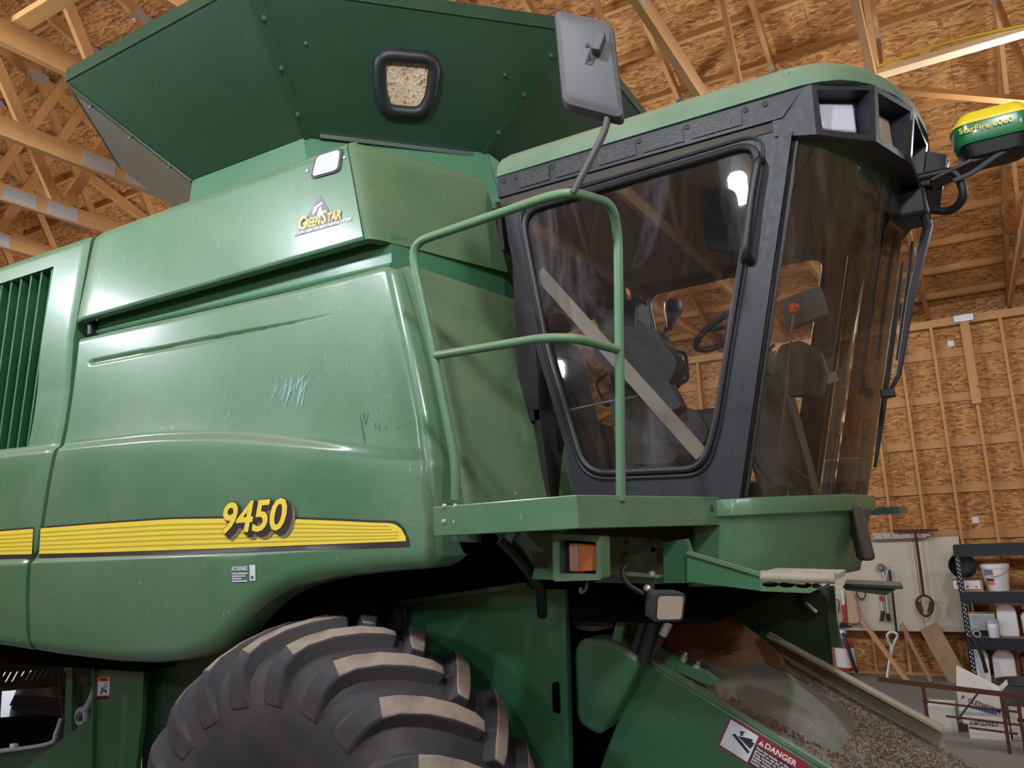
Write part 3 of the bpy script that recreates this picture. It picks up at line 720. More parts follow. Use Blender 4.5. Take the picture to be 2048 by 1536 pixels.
a, b = upq(597, 461, 0.004), upq(674, 440, 0.004); xd = (b - a); xd.y = 0
for off, mt, bd, dd in ((0.0035, 'decal_purple', 0.05, (0.003, -0.003)), (0.005, 'yellow', 0.012, (0, 0))):
    for s_, txt, f in ((0.088, 'G', 0.0), (0.062, 'REEN', 0.19), (0.088, 'S', 0.60), (0.062, 'TAR', 0.745)):
        o = a + xd * f; o.y = o.y - (off - 0.004); o.x += dd[0]; o.z += dd[1]
        lettering('decal_lettering', txt, s_, mt, upper_panel, o, xd, (0, 0, 1), 0.2, bd, 0.0004, 0.95, 0.76 if len(txt) < 4 else 0.66)
a, b = upq(596, 470, 0.004), upq(673, 449, 0.004); xd = b - a; xd.y = 0
lettering('decal_lettering', 'JOHN DEERE PRECISION FARMING SYSTEMS', 0.021, 'white', upper_panel, a, xd, (0, 0, 1), 0.2, 0.02, 0.0003, 1.0, 0.80)

# ---------------- grain tank extension
ZB, ZT = 4.12, 4.60
B = [V(-4.35, 3.60, ZB), V(-3.712, 2.935, ZB), V(-2.834, 2.93, ZB), V(-2.12, 3.64, ZB), V(-2.12, 4.6, ZB)]
T_ = [V(-4.80, 3.22, ZT), V(-4.085, 2.39, ZT), V(-2.665, 2.366, ZT), V(-1.51, 3.57, ZT), V(-1.525, 4.75, ZT)]
cen = V(-3.0, 4.05, 4.6)
def tankpanel(i, mat):
    a, b, c, d = B[i], B[i + 1], T_[i + 1], T_[i]
    n = (b - a).cross(d - a).normalized()
    if n.dot(a - cen) < 0: n = -n
    mb = MB().prism([a, b, c, d], -n * 0.012)
    up = V(0, 0, 0.075)                                  # turned-up rim along the top
    out = (n - V(0, 0, n.z)).normalized() * 0.012
    mb.add([d + out, c + out, c + up + out, d + up + out, d - out, c - out, c + up - out, d + up - out], [(0, 1, 2, 3), (7, 6, 5, 4), (3, 2, 6, 7), (0, 3, 7, 4), (1, 5, 6, 2), (0, 4, 5, 1)])
    return part(mb, 'tank_extension_panel', mat, smooth=False), n
tank_p = []
for i, mt in ((0, 'green_tank_grey'), (1, 'green_tank_shaded'), (2, 'green_tank_shaded'), (3, 'green_tank_shaded')):
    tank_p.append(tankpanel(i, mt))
# folded joint strips with bolts between the panels
for i, w0, w1 in ((1, 0.03, 0.075), (2, 0.03, 0.075), (3, 0.03, 0.075)):
    pn, n = tank_p[i - 1] if i != 2 else tank_p[2 - 0]
    pn, n = tank_p[1 if i == 1 else 2 if i in (2, 3) else i]
    a, d = B[i], T_[i]
    j = i - 1 if i in (1, 3) else i + 1
    if i == 1: other_b, other_t, nn_ = B[0], T_[0], tank_p[0][1]; pn = tank_p[0][0]
    elif i == 2: other_b, other_t, nn_ = B[3], T_[3], tank_p[2][1]; pn = tank_p[2][0]
    else: other_b, other_t, nn_ = B[2], T_[2], tank_p[2][1]; pn = tank_p[2][0]
    eb_ = (other_b - a).normalized(); et_ = (other_t - d).normalized()
    q0, q1 = a + nn_ * 0.004, d + nn_ * 0.004
    strip = MB().prism([q0, q0 + eb_ * w0, q1 + et_ * w1, q1], nn_ * 0.008).build('joint_strip', 'green_tank_shaded', pn, smooth=False)
    for f in (0.18, 0.5, 0.82):
        c = (q0 * (1 - f) + q1 * f) + (eb_ * w0 * (1 - f) + et_ * w1 * f) * 0.6 + nn_ * 0.008
        MB().lathe([(0.012, 0), (0.012, 0.008), (0.006, 0.009), (0.006, 0.028)], c, nn_, 8).build('bolt', 'green_dark', strip)
# neck under the extension
NZ0 = 3.78
nk = [V(p.x, p.y + 0.004, ZB + 0.005) for p in B]
NKB = [V(-4.42, 3.66, NZ0), V(-3.80, 2.955, NZ0), V(-2.80, 2.95, NZ0), V(-2.06, 3.68, NZ0), V(-2.06, 4.62, NZ0)]
for i in range(4): part(MB().prism([NKB[i], NKB[i + 1], nk[i + 1], nk[i]], (0, 0.01, 0) if i < 3 else (-0.01, 0, 0)), 'tank_neck', 'green_clean', smooth=False)
part(MB().prism([B[1] + V(0, 0.02, -0.01), B[2] + V(0, 0.02, -0.01), B[3] + V(-.02, 0, -0.01), B[4] + V(-.02, 0, -.01), V(-4.3, 4.6, ZB - .01), B[0] + V(.02, 0, -.01)], (0, 0, 0.01)), 'tank_floor', 'green_dark', smooth=False)
# far half so that the tank is closed
far_b = [V(-2.12, 4.6, ZB), V(-2.834, 5.17, ZB), V(-3.712, 5.165, ZB), V(-4.35, 4.5, ZB), V(-4.35, 3.60, ZB)]
far_t = [V(-1.525, 4.75, ZT), V(-2.665, 5.73, ZT), V(-4.085, 5.71, ZT), V(-4.80, 4.88, ZT), V(-4.80, 3.22, ZT)]
for i in range(4): part(MB().prism([far_b[i], far_b[i + 1], far_t[i + 1] + V(0, 0, .07), far_t[i] + V(0, 0, .07)], (0, -0.012, 0) if i < 3 else (0.012, 0, 0)), 'tank_extension_panel', 'green_tank_shaded', smooth=False)
# window in the diagonal panel
wp, wn = tank_p[2]
def on_plane(u, v, q0, n, off=0.0):
    r = ray(u, v); o = Vector((0, 0, CAMZ)); t_ = (q0 - o).dot(n) / r.dot(n); return o + r * t_ + n * off
win = fillet([on_plane(*p_, B[2], wn) for p_ in ((758, 105), (870, 115), (862, 190), (842, 224), (772, 218), (760, 180))], 0.07, 5, True)
inner = [p_.lerp(sum(win, Vector()) / len(win), 0.12) for p_ in win]
gk = MB().tube([p_ + wn * 0.018 for p_ in win], 0.033, 10, True).build('window_gasket', 'rubber_black', wp)
MB().prism([p_ + wn * 0.004 for p_ in win], wn * 0.006).build('grain_window', 'grain', wp, smooth=False)
for (u, v) in ((612, 86), (1009, 149)):
    c = on_plane(u, v, B[2], wn); MB().lathe([(0.01, 0), (0.01, 0.006), (0.005, 0.007), (0.005, 0.022)], c, wn, 8).build('bolt', 'green_dark', wp)
a, b = on_plane(640, 270, B[2], wn, 0.012), on_plane(946, 307, B[2], wn, 0.012)
MB().beam(a, b, 0.016, 0.018, wn).build('grip_strip', 'steel', wp, smooth=False)
# ================================================================ cab
YD = 3.20; YF = 2 * YM - YD                       # near and far door planes
def mir(p): return Vector((p.x, 2 * YM - p.y, p.z))
door_out = [P(u, v, YD) for u, v in ((1003, 392), (1018, 490), (1043, 595), (1078, 715), (1112, 830), (1134, 905), (1144, 970), (1147, 1012), (1464, 1012), (1490, 850), (1528, 560), (1562, 236))]
door_in = fillet([P(u, v, YD) for u, v in ((1043, 424), (1096, 700), (1172, 948), (1405, 938), (1430, 860), (1522, 282))], 0.11, 6, True)
def doorset(near):
    f = (lambda p: p) if near else mir
    dy = 0.035 if near else -0.035
    fr = MB().flat([[f(p) for p in door_out], [f(p) for p in door_in]])
    fr2 = MB().flat([[f(p) + V(0, dy, 0) for p in door_out], [f(p) + V(0, dy, 0) for p in door_in]])
    fr.add(fr2.v, fr2.f)
    for lp in (door_out, door_in):
        q = [f(p) for p in lp]
        for a, b in zip(q, q[1:] + q[:1]): fr.add([a, b, b + V(0, dy, 0), a + V(0, dy, 0)], [(0, 1, 2, 3)])
    door = part(fr, 'cab_door', 'black_cab', smooth=False)
    cc = sum(door_in, Vector()) / len(door_in)
    MB().tube([f(p) - V(0, dy * 0.25, 0) for p in door_in], 0.014, 8, True).build('gasket', 'rubber_black', door)
    gl = [f(p.lerp(cc, 0.02)) + V(0, dy * 0.4, 0) for p in door_in]
    MB().add(gl, [tuple(range(len(gl)))]).build('window_pane', 'glass_door' if near else 'glass_far', door, smooth=False)
    return door
door = doorset(True)
inn2 = [p.lerp(sum(door_in, Vector()) / len(door_in), -0.045) for p in door_in]
MB().tube([p + V(0, -0.004, 0) for p in inn2], 0.008, 6, True).build('pressed_rib', 'black_cab', door)
hp = fillet([P(1524, 322, YD), P(1516, 318, YD - 0.055), P(1503, 390, YD - 0.06), P(1490, 505, YD - 0.06), P(1502, 525, YD)], 0.05, 5)
MB().tube(hp, 0.017, 10).build('grab_handle', 'rubber_black', door)
fdoor = doorset(False)
MB().tube(fillet([P(1348, 702, YF - 0.05), P(1372, 707, YF - 0.1), P(1376, 760, YF - 0.1), P(1340, 775, YF - 0.05)], 0.03), 0.012, 8).build('grab_handle', 'rubber_black', fdoor)

# windscreen
CP = [(3.20, 0.0), (3.24, 0.08), (3.30, 0.15), (3.43, 0.24), (3.68, 0.335), (4.05, 0.405)]
def cplan(y):
    if y > YM: y = 2 * YM - y
    return smooth_interp(CP, y, 0.03) if y > 3.24 else interp(CP, y)
def X0(z): return -0.816 + (z - 2.085) * 0.2466
def wsurf(y, z, off=0.0): return Vector((X0(z) + cplan(y) + off, y, z))
yw = [3.20, 3.21, 3.225, 3.25] + [3.28 + 0.04 * i for i in range(20)]; yw = yw + [2 * YM - y for y in reversed(yw)]
ny = len(yw) - 1
ws = MB().grid(lambda s, q: wsurf(yw[round(s * ny)], 2.07 + q * 1.46), ny, 14)
windscreen = part(ws, 'windscreen', 'glass_wind')
for f in (lambda p: p, mir):
    mb = MB()
    for k in range(8):
        z0, z1 = 2.06 + k * 0.185, 2.06 + (k + 1) * 0.185
        mb.beam(f(V(X0(z0) + 0.004, YD + 0.015, z0)), f(V(X0(z1) + 0.004, YD + 0.015, z1)), 0.05, 0.06, (0, 1, 0))
    part(mb, 'corner_pillar', 'black_cab', smooth=False)
    part(MB().tube([f(V(X0(2.08) + 0.045, YD + 0.02, 2.08)), f(V(X0(3.5) + 0.045, YD + 0.02, 3.5))], 0.01, 8), 'glass_seal', 'rubber_black')

# cab roof
plan = [(-1.83, YM), (-1.83, 3.40), (-1.82, 3.22), (-1.80, 3.175), (-1.2, 3.17), (-0.6, 3.168), (-0.376, 3.168), (-0.30, 3.183), (-0.232, 3.214), (-0.18, 3.262), (-0.132, 3.32), (-0.09, 3.40), (-0.052, 3.479), (-0.018, 3.58), (0.011, 3.693), (0.035, 3.84), (0.048, 3.95), (0.05, YM)]
ring = [Vector((x, y, 0)) for x, y in plan]; ring = ring + [Vector((p.x, 2 * YM - p.y, 0)) for p in reversed(ring[1:-1])]
cc = Vector((-0.9, YM, 0))
def inset(p, d):
    q = Vector(p); dx = cc.x - q.x; dy = cc.y - q.y
    return Vector((q.x + math.copysign(min(d, abs(dx)), dx) * min(1, abs(dx) / 0.5), q.y + math.copysign(min(d, abs(dy)), dy) * min(1, abs(dy) / 0.5), 0))
prof = [(3.705, 0.012), (3.708, 0.0), (3.765, 0.006), (3.80, 0.022), (3.83, 0.055), (3.85, 0.105), (3.868, 0.25), (3.872, 0.5)]
rm = MB(); n = len(ring)
for z, d in prof: rm.v += [inset(p, d) + V(0, 0, z) for p in ring]
for j in range(len(prof) - 1): rm.f += [(j * n + i, j * n + (i + 1) % n, (j + 1) * n + (i + 1) % n, (j + 1) * n + i) for i in range(n)]
rm.f += [tuple(range(n - 1, -1, -1)), tuple((len(prof) - 1) * n + i for i in range(n))]; rm.m = [0] * len(rm.f)
roof = part(rm, 'cab_roof', 'green_roof', angle=50)
MB().box(P(1572, 152, 3.17) + V(0, 0.03, 0.012), (0.03, 0.05, 0.02)).build('roof_catch', 'green_roof', roof, bevel=0.004)

# vent strip under the roof, both sides
zs0, zs1 = 3.602, 3.708
for f in (lambda p: p, mir):
    q = [V(-1.80, YD - 0.018, zs0), V(-0.46, YD - 0.018, zs0), V(-0.36, YD - 0.018, zs1), V(-1.80, YD - 0.018, zs1)]
    vsb = part(MB().prism([f(p) for p in q], (0, 0.05 if f(q[0]).y < YM else -0.05, 0)), 'vent_strip', 'black_cab', smooth=False)
    if f(q[0]).y > YM: continue
    xs_ = [P(u, 300, YD - 0.02).x for u in (1043, 1123, 1211, 1303, 1402, 1510)]
    xs_ = [-1.70, -1.50, -1.285, -1.07, -0.85, -0.60]
    for a, b in zip(xs_, xs_[1:]):
        MB().bx(a + 0.018, b - 0.018, YD - 0.024, YD - 0.018, zs0 + 0.016, zs1 - 0.02).build('grille', 'grille', vsb, smooth=False)
    for x in [-1.765] + xs_ + [-0.52]:
        MB().lathe([(0.011, 0), (0.011, 0.004), (0.006, 0.007)], (x, YD - 0.018, zs1 - 0.03), (0, -1, 0), 8).build('screw', 'black', vsb)
part(MB().bx(-1.80, -0.47, YD - 0.005, YF + 0.005, 3.56, 3.70), 'headliner', 'headliner', smooth=False)

# lamp bezel round the front of the roof
QB = [(-0.50, 3.182), (-0.335, 3.182), (-0.118, 3.335), (0.008, 3.64), (0.045, YM)]
QB = QB + [(x, 2 * YM - y) for x, y in reversed(QB[:-1])]
ZBOT = [3.535, 3.500, 3.478, 3.475, 3.475]; ZBOT = ZBOT + list(reversed(ZBOT[:-1]))
DIN = [0.01, 0.02, 0.035, 0.05, 0.055]; DIN = DIN + list(reversed(DIN[:-1]))
bez = MB(); lenses = []
ctr = V(-0.75, YM, 0)
for i in range(len(QB) - 1):
    a, b = V(QB[i][0], QB[i][1], 3.706), V(QB[i + 1][0], QB[i + 1][1], 3.706)
    def low(k):
        p = V(QB[k][0], QB[k][1], 0); d = (ctr - p).normalized(); return p + d * DIN[k] + V(0, 0, ZBOT[k])
    d_, c_ = low(i), low(i + 1)
    if i in (0, len(QB) - 2):
        bez.add([a, b, c_, d_], [(0, 1, 2, 3)])
    else:
        n_ = (b - a).cross(d_ - a).normalized()
        if n_.dot(a - ctr) < 0: n_ = -n_
        m_ = (a + b + c_ + d_) / 4
        ins = [a.lerp(m_, 0.16) - V(0, 0, .004), b.lerp(m_, 0.16) - V(0, 0, .004), c_.lerp(m_, 0.22), d_.lerp(m_, 0.22)]
        back = [p.lerp(m_, 0.12) - n_ * 0.085 for p in ins]
        bez.add([a, b, c_, d_] + ins + back, [(0, 1, 5, 4), (1, 2, 6, 5), (2, 3, 7, 6), (3, 0, 4, 7), (4, 5, 9, 8), (5, 6, 10, 9), (6, 7, 11, 10), (7, 4, 8, 11), (8, 9, 10, 11)])
        mm = sum(back, Vector()) / 4
        lens = [p.lerp(mm, 0.14) + n_ * (0.012 if k < 2 else 0.045) for k, p in enumerate(back)]
        lenses.append((lens, n_, i))
    e0, e1 = wsurf(max(QB[i][1], 3.22), 3.50), wsurf(min(QB[i + 1][1], 2 * YM - 3.22), 3.50)
    bez.add([d_, c_, V(e1.x, e1.y, 3.515), V(e0.x, e0.y, 3.515)], [(0, 1, 2, 3)])
    bez.add([a, b, V(e1.x, e1.y, 3.706), V(e0.x, e0.y, 3.706)], [(0, 1, 2, 3)])
bezel = part(bez, 'lamp_bezel', 'black_cab', smooth=False)
for lens, n_, i in lenses:
    MB().prism(lens, -n_ * 0.03).build('roof_lamp', 'lens_grid' if i == 1 else 'lens_dusty', bezel, bevel=0.012)

# green apron below the windscreen
def apron_plan(s, z, out):
    # s 0..1 : near side piece, round the front, far side
    yl = [YD - 0.012] * 3 + [3.2, 3.215, 3.24, 3.27, 3.32, 3.40, 3.5, 3.62, 3.75, 3.9, YM]
    k = s * 26; k = k if k <= 13 else 26 - k; i = int(min(k, 12)); t_ = k - i
    def pt(j):
        if j < 3: return Vector((-0.965 + 0.045 * j + (X0(z) - X0(2.085)) * 0.7, YD - out * 0.6))
        y = yl[j]; d = Vector((X0(z) + cplan(max(y, 3.2)), y)); nrm = (d - Vector((-1.1, YM))).normalized(); return d + nrm * out
    p = pt(i) * (1 - t_) + pt(i + 1) * t_
    if s * 26 > 13: p.y = 2 * YM - p.y
    return p
zl = [(2.092, 0.005), (2.088, 0.03), (2.06, 0.038), (2.025, 0.040), (2.018, 0.026), (1.99, 0.020), (1.90, 0.018), (1.80, 0.015), (1.755, 0.010)]
ap = MB().grid(lambda s, q: (lambda pz: V(*apron_plan(s, *pz), pz[0]))(zl[round(q * 8)]), 52, 8)
apron = part(ap, 'cab_apron', 'green', solid=0.02, angle=50)
a = wsurf(3.80, 1.93, 0.03)
R_ = Matrix.Rotation(0.45, 3, 'Z') @ Matrix.Rotation(-0.12, 3, 'Y')
MB().box(a + V(0.03, 0, 0), (0.05, 0.11, 0.24), R_).build('marker_plate', 'interior_brown', apron, bevel=0.015)
MB().lathe([(0.028, 0), (0.028, 0.012), (0.02, 0.026), (0.0, 0.03)], P(1414, 1018, 3.15), (0, -1, 0.2), 12).build('rubber_stop', 'grey_plastic', apron)

# cab floor, rear wall, interior
part(MB().prism([(-1.60, YD + 0.03, 1.86), (-0.95, YD + 0.03, 1.86), (-0.68, 3.6, 1.86), (-0.68, 4.5, 1.86), (-0.95, YF - 0.03, 1.86), (-1.60, YF - 0.03, 1.86)], (0, 0, 0.21)), 'cab_floor', 'interior_brown', smooth=False)
rw = part(MB().prism([(-1.62, YD + 0.02, 2.06), (-1.62, YF - 0.02, 2.06), (-1.66, YF - 0.02, 2.55), (-1.66, YD + 0.02, 2.55)], (-0.03, 0, 0)).prism([(-1.80, YD + 0.02, 3.35), (-1.80, YF - 0.02, 3.35), (-1.82, YF - 0.02, 3.60), (-1.82, YD + 0.02, 3.60)], (-0.02, 0, 0)).bx(-1.76, -1.66, YD + 0.02, YD + 0.14, 2.5, 3.4).bx(-1.76, -1.66, YF - 0.3, YF - 0.02, 2.5, 3.4), 'cab_rear_wall', 'black', smooth=False)
MB().add([(-1.66, YD + .1, 2.54), (-1.66, YF - .1, 2.54), (-1.80, YF - .1, 3.36), (-1.80, YD + .1, 3.36)], [(0, 1, 2, 3)]).build('rear_pane', 'glass_far', rw, smooth=False)
seat = part(MB().box((-1.22, YM, 2.47), (0.50, 0.50, 0.16)), 'seat_cushion', 'dark_plastic', bevel=0.05)
part(MB().box((-1.30, YM, 2.26), (0.34, 0.36, 0.30)), 'seat_base', 'interior_grey', bevel=0.02)
part(MB().box((-1.50, YM, 2.84), (0.15, 0.48, 0.62), Matrix.Rotation(-0.15, 3, 'Y')), 'seat_backrest', 'dark_plastic', bevel=0.06)
con = [P(u, v, 3.66) for u, v in ((1186, 712), (1194, 664), (1250, 652), (1312, 656), (1330, 690), (1356, 722), (1338, 768), (1298, 782), (1240, 764))]
console = part(MB().prism(fillet(con, 0.03, 3, True), (0, 0.17, 0)), 'armrest_console', 'dark_plastic')
MB().prism([P(u, v, 3.655) for u, v in ((1290, 780), (1335, 762), (1352, 790), (1362, 812), (1345, 820))], (0, 0.1, 0)).build('switch_box', 'interior_grey', console, smooth=False)
MB().tube([P(1270, 655, 3.74), P(1272, 620, 3.74)], 0.012, 8).build('lever', 'black', console)
low_box = [P(u, v, 3.75) for u, v in ((1215, 765), (1300, 790), (1392, 820), (1418, 862), (1404, 892), (1230, 892))]
part(MB().prism(fillet(low_box, 0.03, 3, True), (0, 0.25, 0)), 'side_console', 'interior_grey')
part(MB().beam(P(1078, 545, YD + 0.10), P(1404, 910, YD + 0.10), 0.012, 0.062, (0, 0, 1)), 'diagonal_band', 'band_beige', smooth=False)  # beige diagonal band just inside the door glass
part(MB().prism([P(u, v, 4.55) for u, v in ((1065, 520), (1180, 590), (1222, 640), (1225, 720), (1100, 650))], (0, 0.03, 0)), 'rear_trim', 'interior_beige', smooth=False)
part(MB().tube(spline([P(1110, 800, 3.6), P(1130, 780, 3.6), P(1150, 810, 3.65), P(1140, 850, 3.6), P(1118, 845, 3.6)], 5), 0.018, 8), 'hose_loop', 'rubber_black')
part(MB().tube([P(1130, 822, 3.5), P(1205, 806, 3.6), P(1275, 792, 3.65)], 0.006, 6), 'wiring', 'steel')
part(MB().prism(fillet([P(u, v, 3.5) for u, v in ((1250, 905), (1260, 882), (1335, 880), (1360, 905), (1345, 925), (1252, 930))], 0.03, 3, True), (0, 0.3, 0)), 'door_sill_tray', 'interior_grey')
# steering column and wheel
sx = -0.86
col_ = part(MB().prism([V(-0.86, 3.95, 2.05), V(-0.62, 3.93, 2.05), V(-0.70, 3.93, 2.62), V(-0.78, 3.92, 2.86), V(-0.95, 3.92, 2.86), V(-0.97, 3.94, 2.6)], (0, 0.24, 0)), 'steering_column', 'interior_grey', bevel=0.02)
wc = V(-0.94, YM, 2.99); wn_ = V(-0.42, 0, 0.9).normalized(); e1 = V(0, 1, 0); e2 = wn_.cross(e1)
whl = MB().tube([wc + (e1 * math.cos(t_ * math.pi / 16) + e2 * math.sin(t_ * math.pi / 16)) * 0.215 for t_ in range(32)], 0.017, 8, True)
for k in range(3):
    aa = k * 2 * math.pi / 3 + 0.5; whl.beam(wc, wc + (e1 * math.cos(aa) + e2 * math.sin(aa)) * 0.21, 0.03, 0.012, wn_)
whl.lathe([(0.05, -0.12), (0.05, 0.0), (0.03, 0.02)], wc, wn_, 12)
part(whl, 'steering_wheel', 'dark_plastic')
MB().lathe([(0.034, 0), (0.038, 0.02), (0.03, 0.045)], P(1606, 742, 3.93), (0.3, -1, 0.1), 14).build('ignition_knob', 'steel', col_)
MB().prism([P(u, v, 3.90) for u, v in ((1586, 742), (1594, 732), (1600, 750), (1612, 760), (1606, 772), (1592, 766))], (0, 0.03, 0)).build('red_lever', 'red', col_, smooth=False)
MB().box(P(1638, 718, 3.88), (0.13, 0.02, 0.035), Matrix.Rotation(-0.35, 3, 'Y')).build('stalk', 'interior_grey', col_, smooth=False)
MB().box(P(1663, 755, 3.88), (0.05, 0.006, 0.045), Matrix.Rotation(-0.2, 3, 'Y')).build('key_tag', 'decal_white', col_, smooth=False)
# monitor box, spare lever and cables on the near corner of the dash
part(MB().prism(fillet([P(u, v, 3.72) for u, v in ((1548, 720), (1560, 690), (1600, 680), (1640, 700), (1652, 740), (1640, 790), (1570, 790))], 0.02, 3, True), (0, 0.10, 0)), 'dash_pod', 'dark_plastic')
part(MB().prism(fillet([P(u, v, 3.95) for u, v in ((1560, 600), (1640, 570), (1655, 625), (1575, 660))], 0.015, 3, True), (0, 0.05, 0)), 'monitor', 'dark_plastic')
part(MB().tube(spline([P(1548, 690, 3.6), P(1530, 710, 3.55), P(1528, 740, 3.5), P(1545, 752, 3.55)], 5), 0.008, 8), 'dash_cable', 'rubber_black')
part(MB().prism(fillet([P(u, v, 3.34) for u, v in ((1533, 998), (1540, 972), (1574, 972), (1580, 1000))], 0.015, 3, True), (0, 0.12, 0)), 'pedal_box', 'dark_plastic')
part(MB().tube([P(1553, 975, 3.38), P(1587, 630, 3.50)], 0.0045, 8), 'gear_rod', 'grey_plastic')
part(MB().lathe([(0.0, -0.026), (0.018, -0.019), (0.026, 0), (0.018, 0.019), (0.0, 0.026)], P(1587, 617, 3.50), (0, 0, 1), 14), 'gear_knob', 'red_ball')
part(MB().tube(spline([P(1500, 890, 3.35), P(1515, 930, 3.36), P(1545, 968, 3.4)], 5), 0.005, 6), 'floor_cable', 'rubber_black')
part(MB().prism(fillet([P(u, v, 3.5) for u, v in ((1545, 945), (1565, 925), (1612, 955), (1600, 975), (1572, 958))], 0.01, 2, True), (0, 0.08, 0)), 'foot_pedal', 'dark_plastic')
part(MB().prism(fillet([P(u, v, 3.52) for u, v in ((1588, 955), (1596, 960), (1616, 990), (1585, 992))], 0.01, 2, True), (0, 0.03, 0)), 'pedal_arm', 'interior_grey')
# lamp stalk outside the far door
part(MB().lathe([(0.02, -0.1), (0.03, -0.05), (0.062, 0.03), (0.066, 0.07), (0.05, 0.11), (0.01, 0.125)], P(1344, 632, 5.25), (0.25, 0.1, 1), 14), 'far_signal_lamp', 'black')
part(MB().box(P(1335, 612, 5.27), (0.035, 0.05, 0.09)), 'far_signal_lens', 'orange', bevel=0.012)
part(MB().tube([P(1333, 655, 5.25), P(1322, 700, 5.2), P(1320, 900, 5.1)], 0.016, 8), 'far_lamp_stalk', 'black')

# wiper
piv = wsurf(YM - 0.02, 3.30, 0.10)
wa = [V(piv.x, piv.y, 3.42), V(piv.x + 0.01, piv.y, 3.30), wsurf(3.98, 2.95, 0.09), wsurf(3.97, 2.62, 0.085), wsurf(3.97, 2.545, 0.055)]
wiper = part(MB().tube(wa, [0.022, 0.022, 0.017, 0.012, 0.010], 8), 'wiper_arm', 'black_cab')
MB().tube([wsurf(4.14, z, 0.022) for z in (3.18, 3.0, 2.8, 2.6, 2.4, 2.22)], [0.008, 0.012, 0.014, 0.014, 0.013, 0.007], 8).build('wiper_blade', 'black', wiper)
MB().tube([wsurf(4.06, z, 0.05) for z in (3.25, 2.95, 2.7)], 0.009, 8).build('wiper_link', 'black', wiper)
MB().box(wsurf(3.97, 2.54, 0.05), (0.06, 0.05, 0.04)).build('washer_nozzle', 'black', wiper, bevel=0.006)
part(MB().box((piv.x - 0.06, piv.y + 0.06, 3.42), (0.16, 0.22, 0.14)), 'wiper_motor_cover', 'black', bevel=0.02)

# front grab bar and satellite receiver
part(MB().tube(fillet([V(-0.02, 4.0, 3.53), V(0.14, 4.0, 3.53), V(0.16, 4.02, 3.40), V(0.10, 4.08, 3.36), V(-0.05, 4.12, 3.43)], 0.05), 0.019, 10), 'front_grab_bar', 'rubber_black')
rc = P(1985, 268, 4.05)
rbase = fillet([V(rc.x - 0.17, 4.05 - 0.03, 0), V(rc.x - 0.14, 4.05 - 0.13, 0), V(rc.x + 0.14, 4.05 - 0.13, 0), V(rc.x + 0.17, 4.05 - 0.03, 0), V(rc.x + 0.14, 4.05 + 0.13, 0), V(rc.x - 0.14, 4.05 + 0.13, 0)], 0.07, 4, True)
ctr2 = V(rc.x, 4.05, 0)
def shell(mb, levels):
    nb = len(rbase); b0 = len(mb.v)
    for z, k in levels: mb.v += [ctr2 + (p - ctr2) * k + V(0, 0, rc.z + z) for p in rbase]
    for j in range(len(levels) - 1): mb.f += [(b0 + j * nb + i, b0 + j * nb + (i + 1) % nb, b0 + (j + 1) * nb + (i + 1) % nb, b0 + (j + 1) * nb + i) for i in range(nb)]
    mb.f += [tuple(b0 + i for i in range(nb - 1, -1, -1)), tuple(b0 + (len(levels) - 1) * nb + i for i in range(nb))]; mb.m = [0] * len(mb.f); return mb
recv = part(shell(MB(), [(-0.065, 0.93), (-0.05, 0.98), (0.022, 1.0)]), 'satellite_receiver', 'gps_green')
shell(MB(), [(0.022, 1.03), (0.034, 1.03), (0.036, 0.94), (0.062, 0.90), (0.085, 0.78), (0.095, 0.5), (0.097, 0.1)]).build('receiver_cap', 'yellow_cap', recv)
shell(MB(), [(-0.13, 0.55), (-0.12, 0.72), (-0.065, 0.86)]).build('receiver_base', 'black', recv)
lettering('receiver_lettering', 'StarFire 6000', 0.036, 'yellow_cap', recv, V(rc.x - 0.135, 4.05 - 0.1395, rc.z - 0.022), (1, 0, 0), (0, 0, 1), 0, 0.01, 0.001, 1.05, 1.0)
part(MB().beam(V(0.03, 4.05, 3.50), V(rc.x - 0.05, 4.05, rc.z - 0.11), 0.14, 0.02).beam(V(rc.x - 0.1, 4.05, rc.z - 0.125), V(rc.x + 0.12, 4.05, rc.z - 0.10), 0.14, 0.03), 'receiver_bracket', 'black_cab', smooth=False, bevel=0.006)
part(MB().tube(spline([V(0.12, 3.98, 3.47), V(0.2, 3.98, 3.49), V(0.32, 3.98, 3.55), V(0.42, 4.0, 3.58)], 4), 0.012, 8), 'receiver_cable', 'grey_plastic')

# ---------------- platform, handrail and mirror
pL, pC, pR = V(-1.735, 2.462, 0), V(-1.095, 2.352, 0), V(-0.868, 3.20, 0)
def zz(p, z): return V(p.x, p.y, z)
plat = MB()
for a, b, z0a, z1a, z0b, z1b in ((pL, pC, 2.0, 2.108, 2.002, 2.110), (pC, pR, 2.002, 2.110, 1.99, 2.10)):
    d_ = (b - a).normalized(); nrm = V(d_.y, -d_.x, 0)
    plat.prism([zz(a, z0a), zz(b, z0b), zz(b, z1b), zz(a, z1a)], -nrm * 0.012)
    plat.prism([zz(a, z0a), zz(b, z0b), zz(b, z0b) - nrm * 0.05, zz(a, z0a) - nrm * 0.05], (0, 0, 0.006))
platform = part(plat, 'platform_fascia', 'green', smooth=False, bevel=0.004)
MB().prism([zz(pL, 2.04) + V(0.02, 0.03, 0), zz(pC, 2.04) + V(0, .03, 0), zz(pR, 2.04), V(-1.55, 3.2, 2.04), V(-1.70, 2.75, 2.04)], (0, 0, 0.02)).build('platform_deck', 'green_dark', platform, smooth=False)
for (u, v) in ((890, 1012), (912, 1012), (889, 1043), (911, 1043)):
    c = P(u, v, 2.455); MB().lathe([(0.009, 0), (0.009, 0.006), (0.005, 0.007), (0.005, 0.012)], c, (-0.1, -1, 0), 8).build('bolt', 'bolt', platform)
